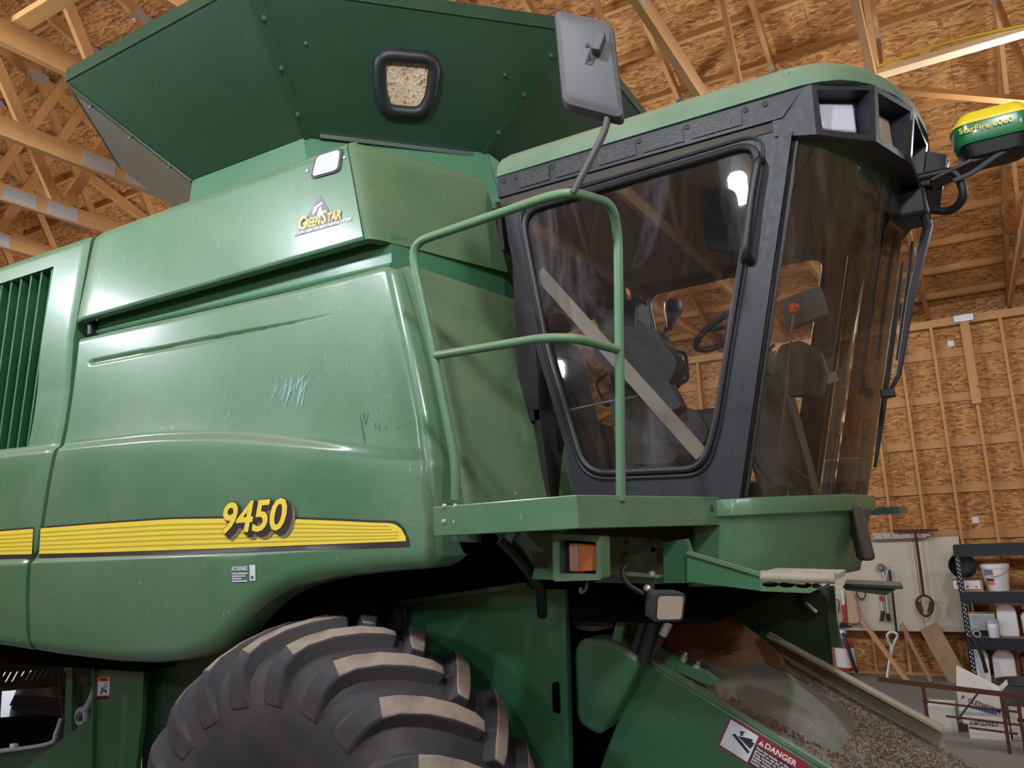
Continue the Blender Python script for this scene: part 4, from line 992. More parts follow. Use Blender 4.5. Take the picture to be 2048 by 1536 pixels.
part(MB().prism([P(u, v, 2.60) for u, v in ((903, 1055), (955, 1058), (955, 1085), (903, 1083))], (0, 0.03, 0)), 'platform_bracket', 'green_dark', smooth=False)
rail_pts = [P(911, 1000, 2.46), P(911, 925, 2.46), P(868, 712, 2.445), P(820, 488, 2.43), P(1098, 393, 2.362), P(1146, 384, 2.355), P(1225, 408, 2.52), P(1236, 470, 2.585), P(1242, 1002, 2.585)]
rr_ = fillet(rail_pts, 0.09, 6)
rail = part(MB().tube(rr_, 0.0175, 12), 'handrail', 'green_rail')
mid = fillet([P(868, 712, 2.445), P(1085, 676, 2.366), P(1150, 676, 2.37), P(1238, 700, 2.585)], 0.10, 6)
MB().tube(mid, 0.0165, 12).build('middle_rail', 'green_rail', rail)
arm = fillet([P(1146, 386, 2.356), P(1222, 240, 2.38), P(1205, 150, 2.36), P(1193, 108, 2.35)], 0.10, 6)
part(MB().tube(arm, 0.0125, 10), 'mirror_arm', 'grey_plastic')
mc = [P(1106, 12, 2.29), P(1226, 40, 2.36), P(1250, 240, 2.37), P(1124, 207, 2.30)]
mcf = fillet(mc, 0.035, 5, True)
mn = (mc[1] - mc[0]).cross(mc[3] - mc[0]).normalized()
if mn.y < 0: mn = -mn
bk = MB(); c0 = sum(mcf, Vector()) / len(mcf); nb = len(mcf)
for k, off in ((0.80, -0.004), (0.86, 0.0), (0.955, 0.006), (1.0, 0.022), (1.0, 0.05)):
    bk.v += [c0 + (p - c0) * k + mn * off for p in mcf]
for j in range(4): bk.f += [(j * nb + i, j * nb + (i + 1) % nb, (j + 1) * nb + (i + 1) % nb, (j + 1) * nb + i) for i in range(nb)]
bk.f += [tuple(range(nb)), tuple(4 * nb + i for i in range(nb))]; bk.m = [0] * len(bk.f)
mirror = part(bk, 'mirror_housing', 'grey_plastic', angle=30)
t = NT('mirror_glass'); t.set(Base_Color=c4(0.8, 0.8, 0.8), Metallic=1.0, Roughness=0.05)
MB().add([c0 + (p - c0) * 0.93 + mn * 0.051 for p in mcf], [tuple(range(nb))]).build('mirror_glass', 'mirror_glass', mirror, smooth=False)
xd_ = (mc[1] - mc[0]).normalized(); zd_ = (mc[0] - mc[3]).normalized(); Rm = Matrix((xd_, mn, mn.cross(xd_) * -1)).transposed()
cl = P(1198, 93, 2.335)
MB().box(cl - mn * 0.012, (0.03, 0.05, 0.065), Rm).build('arm_clamp', 'grey_plastic', mirror, bevel=0.004)
MB().box(P(1184, 112, 2.335), (0.03, 0.012, 0.075), Rm).build('clamp_plate', 'dark_plastic', mirror, bevel=0.003)
for (u, v) in ((1175, 93), (1177, 119)): MB().lathe([(0.008, 0), (0.008, 0.008), (0.004, 0.01)], P(u, v, 2.33), -mn, 8).build('bolt', 'dark_plastic', mirror)
# ================================================================ wheels
WX, WZ, WR = -2.56, FLOOR + 0.95, 0.95
def lug_mesh(side):
    # path over the casing: radius, lateral y, outward normal (r, y), angle, height, half widths of base and crown
    path = [(0.63, -0.374, (-0.05, -1.0), -0.062, 0.002, 0.070, 0.045), (0.69, -0.375, (0.1, -1.0), -0.052, 0.014, 0.068, 0.046), (0.735, -0.367, (0.3, -0.95), -0.038, 0.028, 0.066, 0.046), (0.775, -0.347, (0.6, -0.8), -0.018, 0.046, 0.064, 0.045),
            (0.808, -0.316, (0.78, -0.62), 0.008, 0.058, 0.060, 0.043), (0.833, -0.27, (0.9, -0.42), 0.045, 0.060, 0.058, 0.041), (0.862, -0.19, (0.95, -0.28), 0.110, 0.060, 0.057, 0.040), (0.881, -0.10, (0.98, -0.15), 0.185, 0.059, 0.056, 0.039), (0.889, -0.03, (1, -0.02), 0.250, 0.056, 0.054, 0.037), (0.892, 0.01, (1, 0), 0.292, 0.048, 0.046, 0.028)]
    mb = MB(); rows = []
    def pos(r, y, th): return Vector((r * math.sin(th), y * side, r * math.cos(th)))
    for i, (r, y, nn_, th, h, wb_, wt) in enumerate(path):
        nl = math.hypot(*nn_); nr, nyv = nn_[0] / nl, nn_[1] / nl
        a, b = path[max(i - 1, 0)], path[min(i + 1, len(path) - 1)]
        tan = pos(b[0], b[1], b[3]) - pos(a[0], a[1], a[3]); tan.normalize()
        up = Vector((nr * math.sin(th), nyv * side, nr * math.cos(th))); sd = tan.cross(up).normalized()
        c = pos(r, y, th)
        rows.append([c - sd * wb_ - up * 0.012, c - sd * wt + up * h, c + sd * wt + up * h, c + sd * wb_ - up * 0.012])
    mb.v = [p for r_ in rows for p in r_]
    for i in range(len(rows) - 1):
        for k in range(3):
            mb.f.append((i * 4 + k, i * 4 + k + 1, i * 4 + 5 + k, i * 4 + 4 + k)); mb.m.append(1 if (k == 1 and i >= 4) else 0)
    mb.f += [(0, 1, 2, 3), tuple((len(rows) - 1) * 4 + k for k in (3, 2, 1, 0))]; mb.m += [0, 0]
    return mb
lugA = lug_mesh(1).build('lug', ['tyre', 'tyre_tread'], None, angle=28, bevel=0.010)
lugB = lug_mesh(-1).build('lug', ['tyre', 'tyre_tread'], None, angle=28, bevel=0.010)
tyre_me = None
NL = 21
def place_wheel(cy, first):
    global tyre_me, rim_me
    if first:
        prof = [(0.20, -0.20), (0.28, -0.24), (0.30, -0.29), (0.38, -0.325), (0.50, -0.352), (0.57, -0.365), (0.66, -0.375), (0.735, -0.367), (0.785, -0.338), (0.822, -0.292), (0.852, -0.22), (0.875, -0.13), (0.888, -0.06), (0.892, 0.0)]
        prof = prof + [(r, -y) for r, y in reversed(prof[:-1])]
        o = MB().lathe(prof, (0, 0, 0), (0, 1, 0), 96, caps=False).build('front_tyre', 'tyre', None, angle=50); tyre_me = o.data
        rm_ = MB().lathe([(0.02, -0.12), (0.10, -0.12), (0.12, -0.05), (0.20, -0.03), (0.26, -0.10), (0.285, -0.235), (0.29, -0.24), (0.29, 0.2)], (0, 0, 0), (0, 1, 0), 48).build('rim', 'yellow', None); rim_me = rm_.data
    else:
        o = bpy.data.objects.new('front_tyre', tyre_me); COL.objects.link(o)
        rm_ = bpy.data.objects.new('rim', rim_me); COL.objects.link(rm_)
    o.parent = H; o.matrix_parent_inverse = WORLD[H].inverted(); o.location = cy
    rm_.parent = o
    for k in range(NL):
        for j, src in enumerate((lugA, lugB)):
            if first and k == 0: c = src
            else: c = src.copy(); COL.objects.link(c)
            c.parent = o; c.rotation_euler = (0, (k + 0.5 * j + 0.30) * 2 * math.pi / NL, 0)
    return o
place_wheel(V(WX, 2.835, WZ), True)
place_wheel(V(WX, 2 * YM - 2.835, WZ), False)
part(MB().tube([(WX, 2.7, WZ), (WX, 5.4, WZ)], 0.13, 16), 'front_axle', 'green_dark')
# rear axle on smaller wheels
for y in (2.95, 5.15):
    part(MB().lathe([(0.25, -0.18), (0.30, -0.22), (0.42, -0.24), (0.54, -0.2), (0.57, -0.1), (0.575, 0), (0.57, 0.1), (0.54, 0.2), (0.42, 0.24), (0.30, 0.22), (0.25, 0.18)], (-8.3, y, FLOOR + 0.575), (0, 1, 0), 40), 'rear_tyre', 'tyre')
part(MB().tube([(-8.3, 2.95, FLOOR + 0.575), (-8.3, 5.15, FLOOR + 0.575)], 0.09, 12).bx(-8.42, -8.18, 3.6, 4.5, 0.35, 1.4), 'rear_axle', 'green_dark')

# ================================================================ under the body
part(MB().prism([P(u, v, 3.29) for u, v in ((690, 1222), (780, 1203), (1058, 1168), (1062, 1180), (1130, 1178), (1134, 1330), (1138, 1500), (1138, 1700), (560, 1700), (600, 1330))], (0, 0.04, 0)), 'side_frame', 'green_clean', smooth=False)
part(MB().prism(fillet([P(u, v, 3.285) for u, v in ((1104, 1366), (1118, 1362), (1121, 1428), (1106, 1424))], 0.012, 3, True), (0, -0.002, 0)), 'frame_slot', 'void', smooth=False)
part(MB().beam(P(700, 1220, 3.25), P(1060, 1168, 3.25), 0.07, 0.02), 'frame_flange', 'green_clean', smooth=False)
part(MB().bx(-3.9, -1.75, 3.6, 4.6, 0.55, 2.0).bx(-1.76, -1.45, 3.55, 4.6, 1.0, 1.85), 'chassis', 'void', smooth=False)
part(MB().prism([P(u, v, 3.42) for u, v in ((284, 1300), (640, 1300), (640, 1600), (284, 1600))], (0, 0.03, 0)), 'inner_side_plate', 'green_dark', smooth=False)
# drive pulley and belts in the dark behind the arch
part(MB().lathe([(0.05, -0.03), (0.17, -0.03), (0.17, -0.01), (0.15, 0), (0.17, 0.01), (0.17, 0.03), (0.05, 0.03)], (-2.62, 3.22, 1.62), (0, 1, 0), 28), 'drive_pulley', 'dark_plastic')
part(MB().tube(spline([P(655, 1215, 3.2), P(690, 1190, 3.2), P(720, 1150, 3.2)], 4), 0.03, 8), 'drive_belt', 'rubber_black')
part(MB().lathe([(0.03, -0.02), (0.12, -0.02), (0.12, 0.02), (0.03, 0.02)], (-2.9, 3.15, 1.68), (0, 1, 0), 24), 'idler_pulley', 'green_dark')
# crossmember below the platform
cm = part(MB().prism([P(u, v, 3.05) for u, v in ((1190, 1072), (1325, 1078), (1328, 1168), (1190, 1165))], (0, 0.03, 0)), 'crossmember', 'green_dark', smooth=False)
for (u, v, r) in ((1276, 1120, 0.020), (1305, 1092, 0.018), (1308, 1105, 0.016), (1262, 1085, 0.016), (1318, 1138, 0.02)):
    c = P(u, v, 3.049); MB().prism([c + V(r * math.cos(k * 0.523), 0, 1.4 * r * math.sin(k * 0.523)) for k in range(12)], (0, -0.002, 0)).build('punched_hole', 'green_tank_grey', cm, smooth=False)
for (u, v) in ((1300, 1082), (1248, 1110), (1244, 1125), (1253, 1086)):
    MB().lathe([(0.010, 0), (0.010, 0.01), (0.005, 0.012)], P(u, v, 3.049), (0, -1, 0), 8).build('bolt', 'rust', cm)
part(MB().prism([P(u, v, 2.95) for u, v in ((985, 1060), (1110, 1066), (1110, 1160), (1062, 1158))], (0, 0.3, 0)), 'support_wedge', 'green_dark', smooth=False)
part(MB().prism([P(u, v, 2.9) for u, v in ((1068, 1138), (1108, 1140), (1108, 1160), (1064, 1158))], (0, 0.1, 0)), 'support_foot', 'green_clean', smooth=False)
part(MB().tube(spline([P(1000, 1080, 2.9), P(1035, 1115, 2.92), P(1062, 1150, 2.95), P(1080, 1180, 3.0), P(1085, 1230, 3.1)], 5), 0.022, 8), 'thick_hose', 'rubber_black')
# amber flasher in its guard
fo = [P(u, v, 2.50) for u, v in ((1105, 1066), (1202, 1072), (1203, 1160), (1106, 1163))]
fi = fillet([P(u, v, 2.50) for u, v in ((1119, 1079), (1192, 1084), (1192, 1149), (1119, 1147))], 0.008, 2, True)
fo2 = fillet(fo, 0.012, 3, True)
gd = MB()
for dy in (0, 0.075):
    q = MB().flat([[p + V(0, dy, 0) for p in fo2], [p + V(0, dy, 0) for p in fi]]); gd.add(q.v, q.f)
for lp in (fo2, fi):
    for a, b in zip(lp, lp[1:] + lp[:1]): gd.add([a, b, b + V(0, .075, 0), a + V(0, .075, 0)], [(0, 1, 2, 3)])
guard = part(gd, 'flasher_guard', 'green_rail', smooth=False)
MB().prism([P(u, v, 2.57) for u, v in ((1118, 1078), (1194, 1082), (1194, 1150), (1118, 1148))], (0, 0.02, 0)).build('guard_back', 'void', guard, smooth=False)
la = [P(u, v, 2.53) for u, v in ((1137, 1086), (1155, 1086), (1158, 1144), (1138, 1143))]
lb = [P(u, v, 2.53) for u, v in ((1155, 1086), (1192, 1089), (1192, 1142), (1158, 1144))]
MB().prism([P(u, v, 2.545) for u, v in ((1122, 1083), (1137, 1084), (1138, 1145), (1124, 1145))], (0, 0.03, 0)).build('flasher_body', 'dark_plastic', guard, bevel=0.004)
MB().prism(la, (0, 0.03, 0)).build('flasher_lens', 'amber_pale', guard, bevel=0.004)
MB().prism(lb, (0, 0.03, 0)).build('flasher_lens', 'amber', guard, bevel=0.004)
MB().tube(fillet([P(1175, 1160, 2.54), P(1172, 1180, 2.54), P(1160, 1187, 2.52), P(1162, 1175, 2.52)], 0.01), 0.006, 6).build('wire_clip', 'grey_plastic', guard)
# work lamp on its bracket
part(MB().prism([P(u, v, 2.78) for u, v in ((1206, 1143), (1255, 1146), (1317, 1152), (1317, 1156), (1255, 1152), (1206, 1147))], (0, 0.05, 0)), 'lamp_bracket', 'green_rail', smooth=False)
fc = [P(1310, 1186, 2.70), P(1372, 1186, 2.78), P(1366, 1243, 2.78), P(1306, 1244, 2.70)]
fn_ = (fc[1] - fc[0]).cross(fc[3] - fc[0]).normalized()
if fn_.y > 0: fn_ = -fn_
cf = sum(fc, Vector()) / 4
hs = MB(); lv = [(1.0, 0.0), (1.02, -0.03), (0.98, -0.075), (0.80, -0.10)]
fcf = fillet(fc, 0.018, 4, True); nb = len(fcf)
for k, off in lv: hs.v += [cf + (p - cf) * k + fn_ * off for p in fcf]
for j in range(3): hs.f += [(j * nb + i, j * nb + (i + 1) % nb, (j + 1) * nb + (i + 1) % nb, (j + 1) * nb + i) for i in range(nb)]
hs.f += [tuple(range(nb)), tuple(3 * nb + i for i in range(nb))]; hs.m = [0] * len(hs.f)
wl_ = part(hs, 'work_lamp', 'grey_plastic', angle=45)
MB().prism([cf + (p - cf) * 0.83 + fn_ * 0.002 for p in fcf], fn_ * 0.004).build('work_lamp_lens', 'lens_dusty', wl_)
MB().tube([cf + (p - cf) * 0.86 + fn_ * 0.003 for p in fcf], 0.004, 6, True).build('lens_rim', 'dark_plastic', wl_)
MB().prism([P(u, v, 2.80) for u, v in ((1290, 1157), (1304, 1157), (1306, 1182), (1296, 1180))], (0, 0.02, 0)).build('lamp_yoke', 'grey_plastic', wl_, smooth=False)
MB().lathe([(0.012, 0), (0.012, 0.014), (0.006, 0.018)], P(1304, 1152, 2.79), (0, 0, 1), 8).build('bolt', 'bolt', wl_)
MB().lathe([(0.012, 0), (0.012, 0.014), (0.006, 0.018)], P(1296, 1177, 2.76), (0, -1, 0.3), 8).build('bolt', 'bolt', wl_)
MB().tube(spline([P(1252, 1131, 2.76), P(1244, 1146, 2.74), P(1256, 1168, 2.74), P(1288, 1188, 2.76)], 6), 0.0095, 8).build('lamp_cable', 'rubber_black', wl_)
# step arm and step
part(MB().prism([P(u, v, 2.98) for u, v in ((1326, 1085), (1370, 1078), (1380, 1106), (1380, 1166), (1328, 1166))], (0, 0.05, 0)), 'step_mount', 'green_clean', smooth=False)
part(MB().prism([P(u, v, 2.96) for u, v in ((1374, 1104), (1522, 1148), (1524, 1182), (1374, 1163))], (0, 0.012, 0)), 'step_arm', 'green_clean', smooth=False)
part(MB().beam(P(1376, 1105, 2.97), P(1522, 1149, 2.97), 0.04, 0.012), 'step_arm_flange', 'green_rail', smooth=False)
sa, sb = P(1521, 1153, 2.97), P(1670, 1158, 2.97)
stp = part(MB().tube([sa, sb], 0.017, 10).beam(sa + V(0, 0.13, 0.004), sb + V(0, 0.13, 0.004), 0.28, 0.02), 'step_tread', 'plate_dusty')
lowp = [P(u, v, 2.965) for u, v in ((1522, 1160), (1660, 1166), (1620, 1186), (1522, 1182))]
holes = []
for k in range(4):
    c = P(1541 + 33 * k, 1168.5 + 0.9 * k, 2.965); holes.append([c + V(0.030 * math.cos(i * math.pi / 5), 0, 0.010 * math.sin(i * math.pi / 5)) for i in range(10)])
MB().flat([lowp] + holes).build('step_riser', 'green_rail', stp, solid=0.008, smooth=False)
for k in range(5):
    c = sa.lerp(sb, 0.1 + k * 0.2); MB().box(c + V(0, 0.02, 0.016), (0.05, 0.03, 0.008)).build('grip_tooth', 'plate_dusty', stp, smooth=False)
fs_ = [P(u, v, 4.45) for u, v in ((1690, 1167), (1806, 1172), (1806, 1179), (1688, 1172))]
part(MB().prism(fs_, (-0.03, 0.28, 0.0)).prism([P(u, v, 4.47) for u, v in ((1685, 1172), (1790, 1180), (1770, 1191), (1690, 1180))], (0, 0.2, 0)), 'far_step', 'green_dark', smooth=False)
# cover between frame and feeder house
cv = fillet([P(u, v, 3.32) for u, v in ((1147, 1300), (1160, 1278), (1215, 1280), (1283, 1318), (1250, 1390), (1200, 1476), (1152, 1446))], 0.045, 4, True)
part(MB().prism(cv, (0, 0.30, 0)), 'feeder_cover', 'green_clean', bevel=0.02)
part(MB().prism([P(u, v, 3.55) for u, v in ((1138, 1170), (1300, 1170), (1300, 1310), (1138, 1310))], (0, 0.02, 0)), 'inner_bulkhead', 'green_dark', smooth=False)
part(MB().prism([P(u, v, 3.40) for u, v in ((1140, 1246), (1155, 1232), (1210, 1232), (1227, 1254), (1190, 1263), (1160, 1260))], (0, 0.1, 0)), 'mount_ledge', 'grey_plastic', smooth=False)
part(MB().prism([P(u, v, 3.38) for u, v in ((1248, 1185), (1262, 1185), (1240, 1290), (1222, 1285))], (0, 0.03, 0)), 'strut', 'green_clean', smooth=False)
part(MB().prism([P(u, v, 3.42) for u, v in ((1256, 1215), (1280, 1215), (1276, 1245), (1256, 1246))], (0, 0.02, 0)), 'hose_plate', 'green_clean', smooth=False)
for pts, r, mt in (([(1290, 1235), (1275, 1280), (1262, 1320)], 0.022, 'rubber_black'), ([(1312, 1228), (1300, 1270), (1286, 1322)], 0.030, 'dark_plastic'), ([(1340, 1240), (1322, 1275), (1308, 1310)], 0.015, 'rubber_black')):
    part(MB().tube([P(u, v, 3.36) for u, v in pts], r, 10), 'hydraulic_hose', mt)
part(MB().tube([P(1338, 1244, 3.34), P(1325, 1270, 3.34)], 0.019, 10), 'hose_fitting', 'galv')
# far ladder plate
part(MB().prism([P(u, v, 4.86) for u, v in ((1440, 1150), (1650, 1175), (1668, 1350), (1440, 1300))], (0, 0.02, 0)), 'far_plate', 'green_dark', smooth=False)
part(MB().prism([P(u, v, 4.84) for u, v in ((1650, 1172), (1668, 1172), (1674, 1250), (1686, 1295), (1662, 1295), (1655, 1240))], (0, 0.03, 0)), 'far_post', 'green_rail', smooth=False)
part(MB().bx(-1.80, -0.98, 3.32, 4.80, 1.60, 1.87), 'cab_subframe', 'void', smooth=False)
part(MB().bx(-1.6, -0.35, 4.95, 5.6, 2.0, 2.04), 'far_platform', 'green_dark', smooth=False)
part(MB().lathe([(0.085, 0), (0.09, 0.02), (0.06, 0.05)], P(1625, 1198, 4.75), (0.3, -1, 0), 18), 'far_lamp', 'dark_plastic')
part(MB().tube(spline([P(1607, 1182, 4.72), P(1607, 1198, 4.7), P(1620, 1212, 4.7), P(1633, 1225, 4.7)], 4), 0.010, 8), 'far_lamp_bracket', 'galv')

# ================================================================ feeder house
FA = P(1290, 1322, 3.45); sl = -0.547
def fz(x): return FA.z + (x - FA.x) * sl
x0f, x1f = FA.x - 0.02, 1.35
L2 = P(1196, 1545, 3.45)
YN, YFF = 3.45, 2 * YM - 3.45
feeder = part(MB().prism([V(x0f, YN, fz(x0f)), V(x1f, YN, fz(x1f)), V(x1f - 0.1, YN, max(fz(x1f) - 0.75, FLOOR + 0.03)), V(0.2, YN, FLOOR + 0.03), V(-1.75, YN, 0.55), V(L2.x, YN, L2.z)], (0, YFF - YN, 0)), 'feeder_house', 'green_clean', smooth=False, bevel=0.008)
tn = V(-sl, 0, 1).normalized()
MB().add([V(x0f + 0.01, YN + 0.02, fz(x0f)) + tn * 0.010, V(x1f, YN + 0.02, fz(x1f)) + tn * 0.010, V(x1f, YFF - 0.01, fz(x1f)) + tn * 0.010, V(x0f + 0.01, YFF - 0.01, fz(x0f)) + tn * 0.010], [(0, 1, 2, 3)]).build('top_sheet', 'feeder_top', feeder, solid=0.008, smooth=False)
# raised drum cover in the middle of the top, worn grey
def hump(s, q):
    x = -1.25 + 0.66 * s; y = 3.60 + 0.80 * q
    h_ = 0.075 * max(0, math.sin(math.pi * s)) ** 0.6 * max(0, math.sin(math.pi * q)) ** 0.6
    return V(x, y, fz(x)) + tn * (0.004 + h_)
MB().grid(hump, 20, 16).build('drum_cover', 'feeder_top', feeder)
# far guard rail: a dusty plate with a dark gap below
fa, fb_ = P(1556, 1268, 4.66), P(1890, 1452, 4.66)
MB().prism([V(-1.06, 4.60, fz(-1.06) + 0.10), V(-0.27, 4.60, fz(-0.27) + 0.10), V(-0.27, 4.60, fz(-0.27) + 0.115), V(-1.06, 4.60, fz(-1.06) + 0.115)], (0, 0.10, 0)).prism([V(-1.06, 4.69, fz(-1.06)), V(-0.27, 4.69, fz(-0.27)), V(-0.27, 4.69, fz(-0.27) + 0.115), V(-1.06, 4.69, fz(-1.06) + 0.115)], (0, 0.012, 0)).build('side_guard', 'plate_dusty', feeder, smooth=False)
MB().beam(V(x0f + 0.05, YN + 0.012, fz(x0f + 0.05) + 0.012), V(x1f, YN + 0.012, fz(x1f) + 0.012), 0.03, 0.016, tn).build('edge_lip', 'green', feeder, smooth=False)
# tensioner bracket with two bolts
MB().prism([P(u, v, 3.50) for u, v in ((1322, 1322), (1345, 1312), (1372, 1330), (1410, 1345), (1432, 1362), (1420, 1372), (1345, 1340))], (0, 0.05, 0)).build('tensioner_plate', 'green_clean', feeder, smooth=False)
for (u, v) in ((1365, 1318), (1390, 1336)):
    MB().lathe([(0.016, 0), (0.016, 0.022), (0.009, 0.026), (0.009, 0.042)], P(u, v + 4, 3.52), tn, 8).build('bolt', 'galv', feeder)
MB().tube([P(1372, 1322, 3.55), P(1420, 1306, 3.75), P(1475, 1297, 3.95)], 0.010, 6).build('rod', 'rust', feeder)
# heap of chaff and scattered straw bits
rc_ = random.Random(11)
def heap(s, q):
    x = -1.45 + 0.75 * s; y = 3.72 + 0.95 * q
    e = max(0, 1 - ((x + 1.28) / 0.30) ** 2) * max(0, 1 - ((y - 4.22) / 0.46) ** 2)
    return V(x, y, fz(x)) + tn * (0.006 + 0.13 * e ** 0.6 + 0.012 * rc_.random() * (e > 0))
MB().grid(heap, 40, 44).build('chaff_heap', 'chaff', feeder, kind='stuff')
def bits(nm, mt, num, xr, yr, ln, seed, dens=None):
    r_ = random.Random(seed); mb = MB()
    ex = V(1, 0, sl).normalized(); ey = V(0, 1, 0)
    for _ in range(num):
        x = xr[0] + (xr[1] - xr[0]) * r_.random(); y = yr[0] + (yr[1] - yr[0]) * r_.random()
        if dens and r_.random() > dens(x, y): continue
        a_ = r_.gauss(0, 0.7); d = ex * math.cos(a_) + ey * math.sin(a_); s_ = tn.cross(d); l_ = ln * (0.4 + r_.random()); w_ = 0.0016 + 0.002 * r_.random()
        c = V(x, y, fz(x)) + tn * (0.013 + 0.006 * r_.random())
        mb.add([c - d * l_ - s_ * w_, c + d * l_ - s_ * w_, c + d * l_ + s_ * w_, c - d * l_ + s_ * w_, c + tn * 0.006], [(0, 1, 4), (1, 2, 4), (2, 3, 4), (3, 0, 4)])
    mb.build(nm, mt, feeder, smooth=False, kind='stuff')
band = lambda x, y: math.exp(-((y - (4.15 + 0.0 * x)) / 0.28) ** 2)
bits('straw_bits', 'chaff_pale', 3600, (-0.95, 1.1), (3.55, 4.6), 0.006, 5, band)
bits('chaff_bits', 'chaff_dark', 5200, (-1.3, 0.9), (3.5, 4.6), 0.006, 6, band)
bits('chaff_bits', 'chaff', 6000, (-1.3, 1.1), (3.5, 4.62), 0.007, 8)
# danger decal on the feeder side
yd = YN - 0.002
def dq(u, v, off=0.0): p = P(u, v, YN); return V(p.x, YN - off, p.z)
o_ = dq(1440, 1489); ex = (dq(1495, 1524) - o_).normalized(); ez = V(-ex.z, 0, ex.x)
wid = (dq(1495, 1524) - o_).length; hgt = (dq(1460, 1437) - o_).length
def dr(a, b, off): return V(o_.x, YN - off, o_.z) + ex * a + ez * b
def rect(a0, a1, b0, b1, off, mt, nm, rad=0.006):
    return MB().prism(fillet([dr(a0, b0, off), dr(a1, b0, off), dr(a1, b1, off), dr(a0, b1, off)], rad, 3, True), (0, -0.0006, 0)).build(nm, mt, feeder, smooth=False)
rect(-0.008, wid * 2.75, -0.008 - hgt * 0.0, hgt + 0.008, 0.002, 'decal_red', 'danger_decal', 0.012)
rect(0, wid, 0, hgt, 0.003, 'decal_white', 'pictogram', 0.005)
rect(wid * 1.03, wid * 2.70, -0.002, hgt * 0.70, 0.003, 'decal_black', 'warning_text_field', 0.004)
hx = wid
MB().prism([dr(a * wid, b * hgt, 0.004) for a, b in ((0.22, 0.56), (0.30, 0.64), (0.95, 0.36), (0.90, 0.27))], (0, -0.0006, 0)).build('pictogram_mark', 'decal_black', feeder, smooth=False)
MB().prism([dr(a * wid, b * hgt, 0.004) for a, b in ((0.40, 0.62), (0.86, 0.80), (0.90, 0.70), (1.0 - .02, 0.72), (0.92, 0.46))], (0, -0.0006, 0)).build('pictogram_mark', 'decal_black', feeder, smooth=False)
MB().prism([dr(a * wid, b * hgt, 0.004) for a, b in ((0.38, 0.80), (0.58, 0.90), (0.53, 0.82), (0.55, 0.72), (0.47, 0.68), (0.45, 0.78))], (0, -0.0006, 0)).build('pictogram_mark', 'decal_black', feeder, smooth=False)
MB().prism([dr(wid * 1.08, hgt * 0.76, 0.0035), dr(wid * 1.26, hgt * 0.76, 0.0035), dr(wid * 1.17, hgt * 0.95, 0.0035)], (0, -0.0006, 0)).build('alert_triangle', 'white', feeder, smooth=False)
lettering('danger_lettering', '!', hgt * 0.19, 'decal_red', feeder, dr(wid * 1.155, hgt * 0.78, 0.0045), ex, ez, 0, 0.03, 0.0003)
lettering('danger_lettering', 'DANGER', hgt * 0.27, 'white', feeder, dr(wid * 1.28, hgt * 0.765, 0.0035), ex, ez, 0, 0.02, 0.0003, 1.0, 1.02)
for k, tx in enumerate(('Rest the header on the', 'ground or set the safety', 'stop, located on the', 'feeder house cylinder,', 'before going under the', 'header.')):
    lettering('warning_lettering', tx, hgt * 0.125, 'white', feeder, dr(wid * 1.08, hgt * (0.58 - 0.105 * k), 0.0037), ex, ez, 0, 0.015, 0.0002, 1.0, 0.98)

# ================================================================ lower left: frame, links, sieve
pa = part(MB().prism([P(u, v, 3.30) for u, v in ((196, 1326), (288, 1326), (284, 1440), (278, 1485), (262, 1640), (-60, 1640), (63, 1527), (190, 1427))], (0, 0.03, 0)), 'rear_frame_plate', 'green_clean', smooth=False)
MB().beam(P(190, 1330, 3.285), P(187, 1560, 3.285), 0.014, 0.03, (0, 1, 0)).build('plate_fold', 'green_clean', pa, smooth=False)
def lq(u, v, off): p = P(u, v, 3.30); return V(p.x, 3.30 - off, p.z)
MB().prism([lq(u, v, 0.002) for u, v in ((196, 1354), (222, 1353), (220, 1400), (194, 1401))], (0, -0.001, 0)).build('warning_decal', 'orange', pa, smooth=False)
MB().prism([lq(u, v, 0.004) for u, v in ((198, 1363), (221, 1362), (220, 1390), (196, 1391))], (0, -0.001, 0)).build('warning_picture', 'decal_white', pa, smooth=False)
MB().prism([lq(u, v, 0.004) for u, v in ((196, 1392), (220, 1391), (219, 1399), (195, 1400))], (0, -0.001, 0)).build('warning_text_field', 'decal_black', pa, smooth=False)
lettering('warning_lettering', 'WARNING', 0.026, 'decal_black', pa, lq(200, 1361, 0.004), (1, 0, 0), (0, 0, 1), 0, 0.02, 0.0003, 1.0, 0.62)
for poly in ([(201, 1388), (206, 1379), (214, 1379), (216, 1386), (213, 1386), (211, 1382), (207, 1383), (204, 1388)], [(204, 1377), (207, 1373), (209, 1376), (207, 1379)]):
    MB().prism([lq(u, v, 0.006) for u, v in poly], (0, -0.0008, 0)).build('warning_figure', 'decal_black', pa, smooth=False)
c_ = lq(213, 1371, 0.006); MB().tube([c_ + V(0.010 * math.cos(k * 0.52), 0, 0.017 * math.sin(k * 0.52)) for k in range(12)], 0.0014, 5, True).build('warning_figure', 'decal_black', pa)
part(MB().prism([P(u, v, 3.62) for u, v in ((134, 1318), (145, 1318), (143, 1462), (127, 1480))], (0, 0.05, 0)), 'rear_post', 'green_clean', smooth=False)
part(MB().prism([P(u, v, 3.70) for u, v in ((143, 1350), (198, 1340), (198, 1440), (143, 1470))], (0, 0.02, 0)), 'link_plate', 'green_dark', smooth=False)
part(MB().lathe([(0.10, 0), (0.11, 0.02), (0.11, 0.28), (0.09, 0.3)], P(170, 1340, 3.45) + V(0, 0, 0.0), (0, 1, 0), 20), 'fan_motor', 'dark_plastic')
part(MB().tube([P(193, 1372, 3.42), P(180, 1400, 3.42), P(168, 1424, 3.42)], [0.020, 0.017, 0.020], 10), 'link_rod', 'rod_blue')
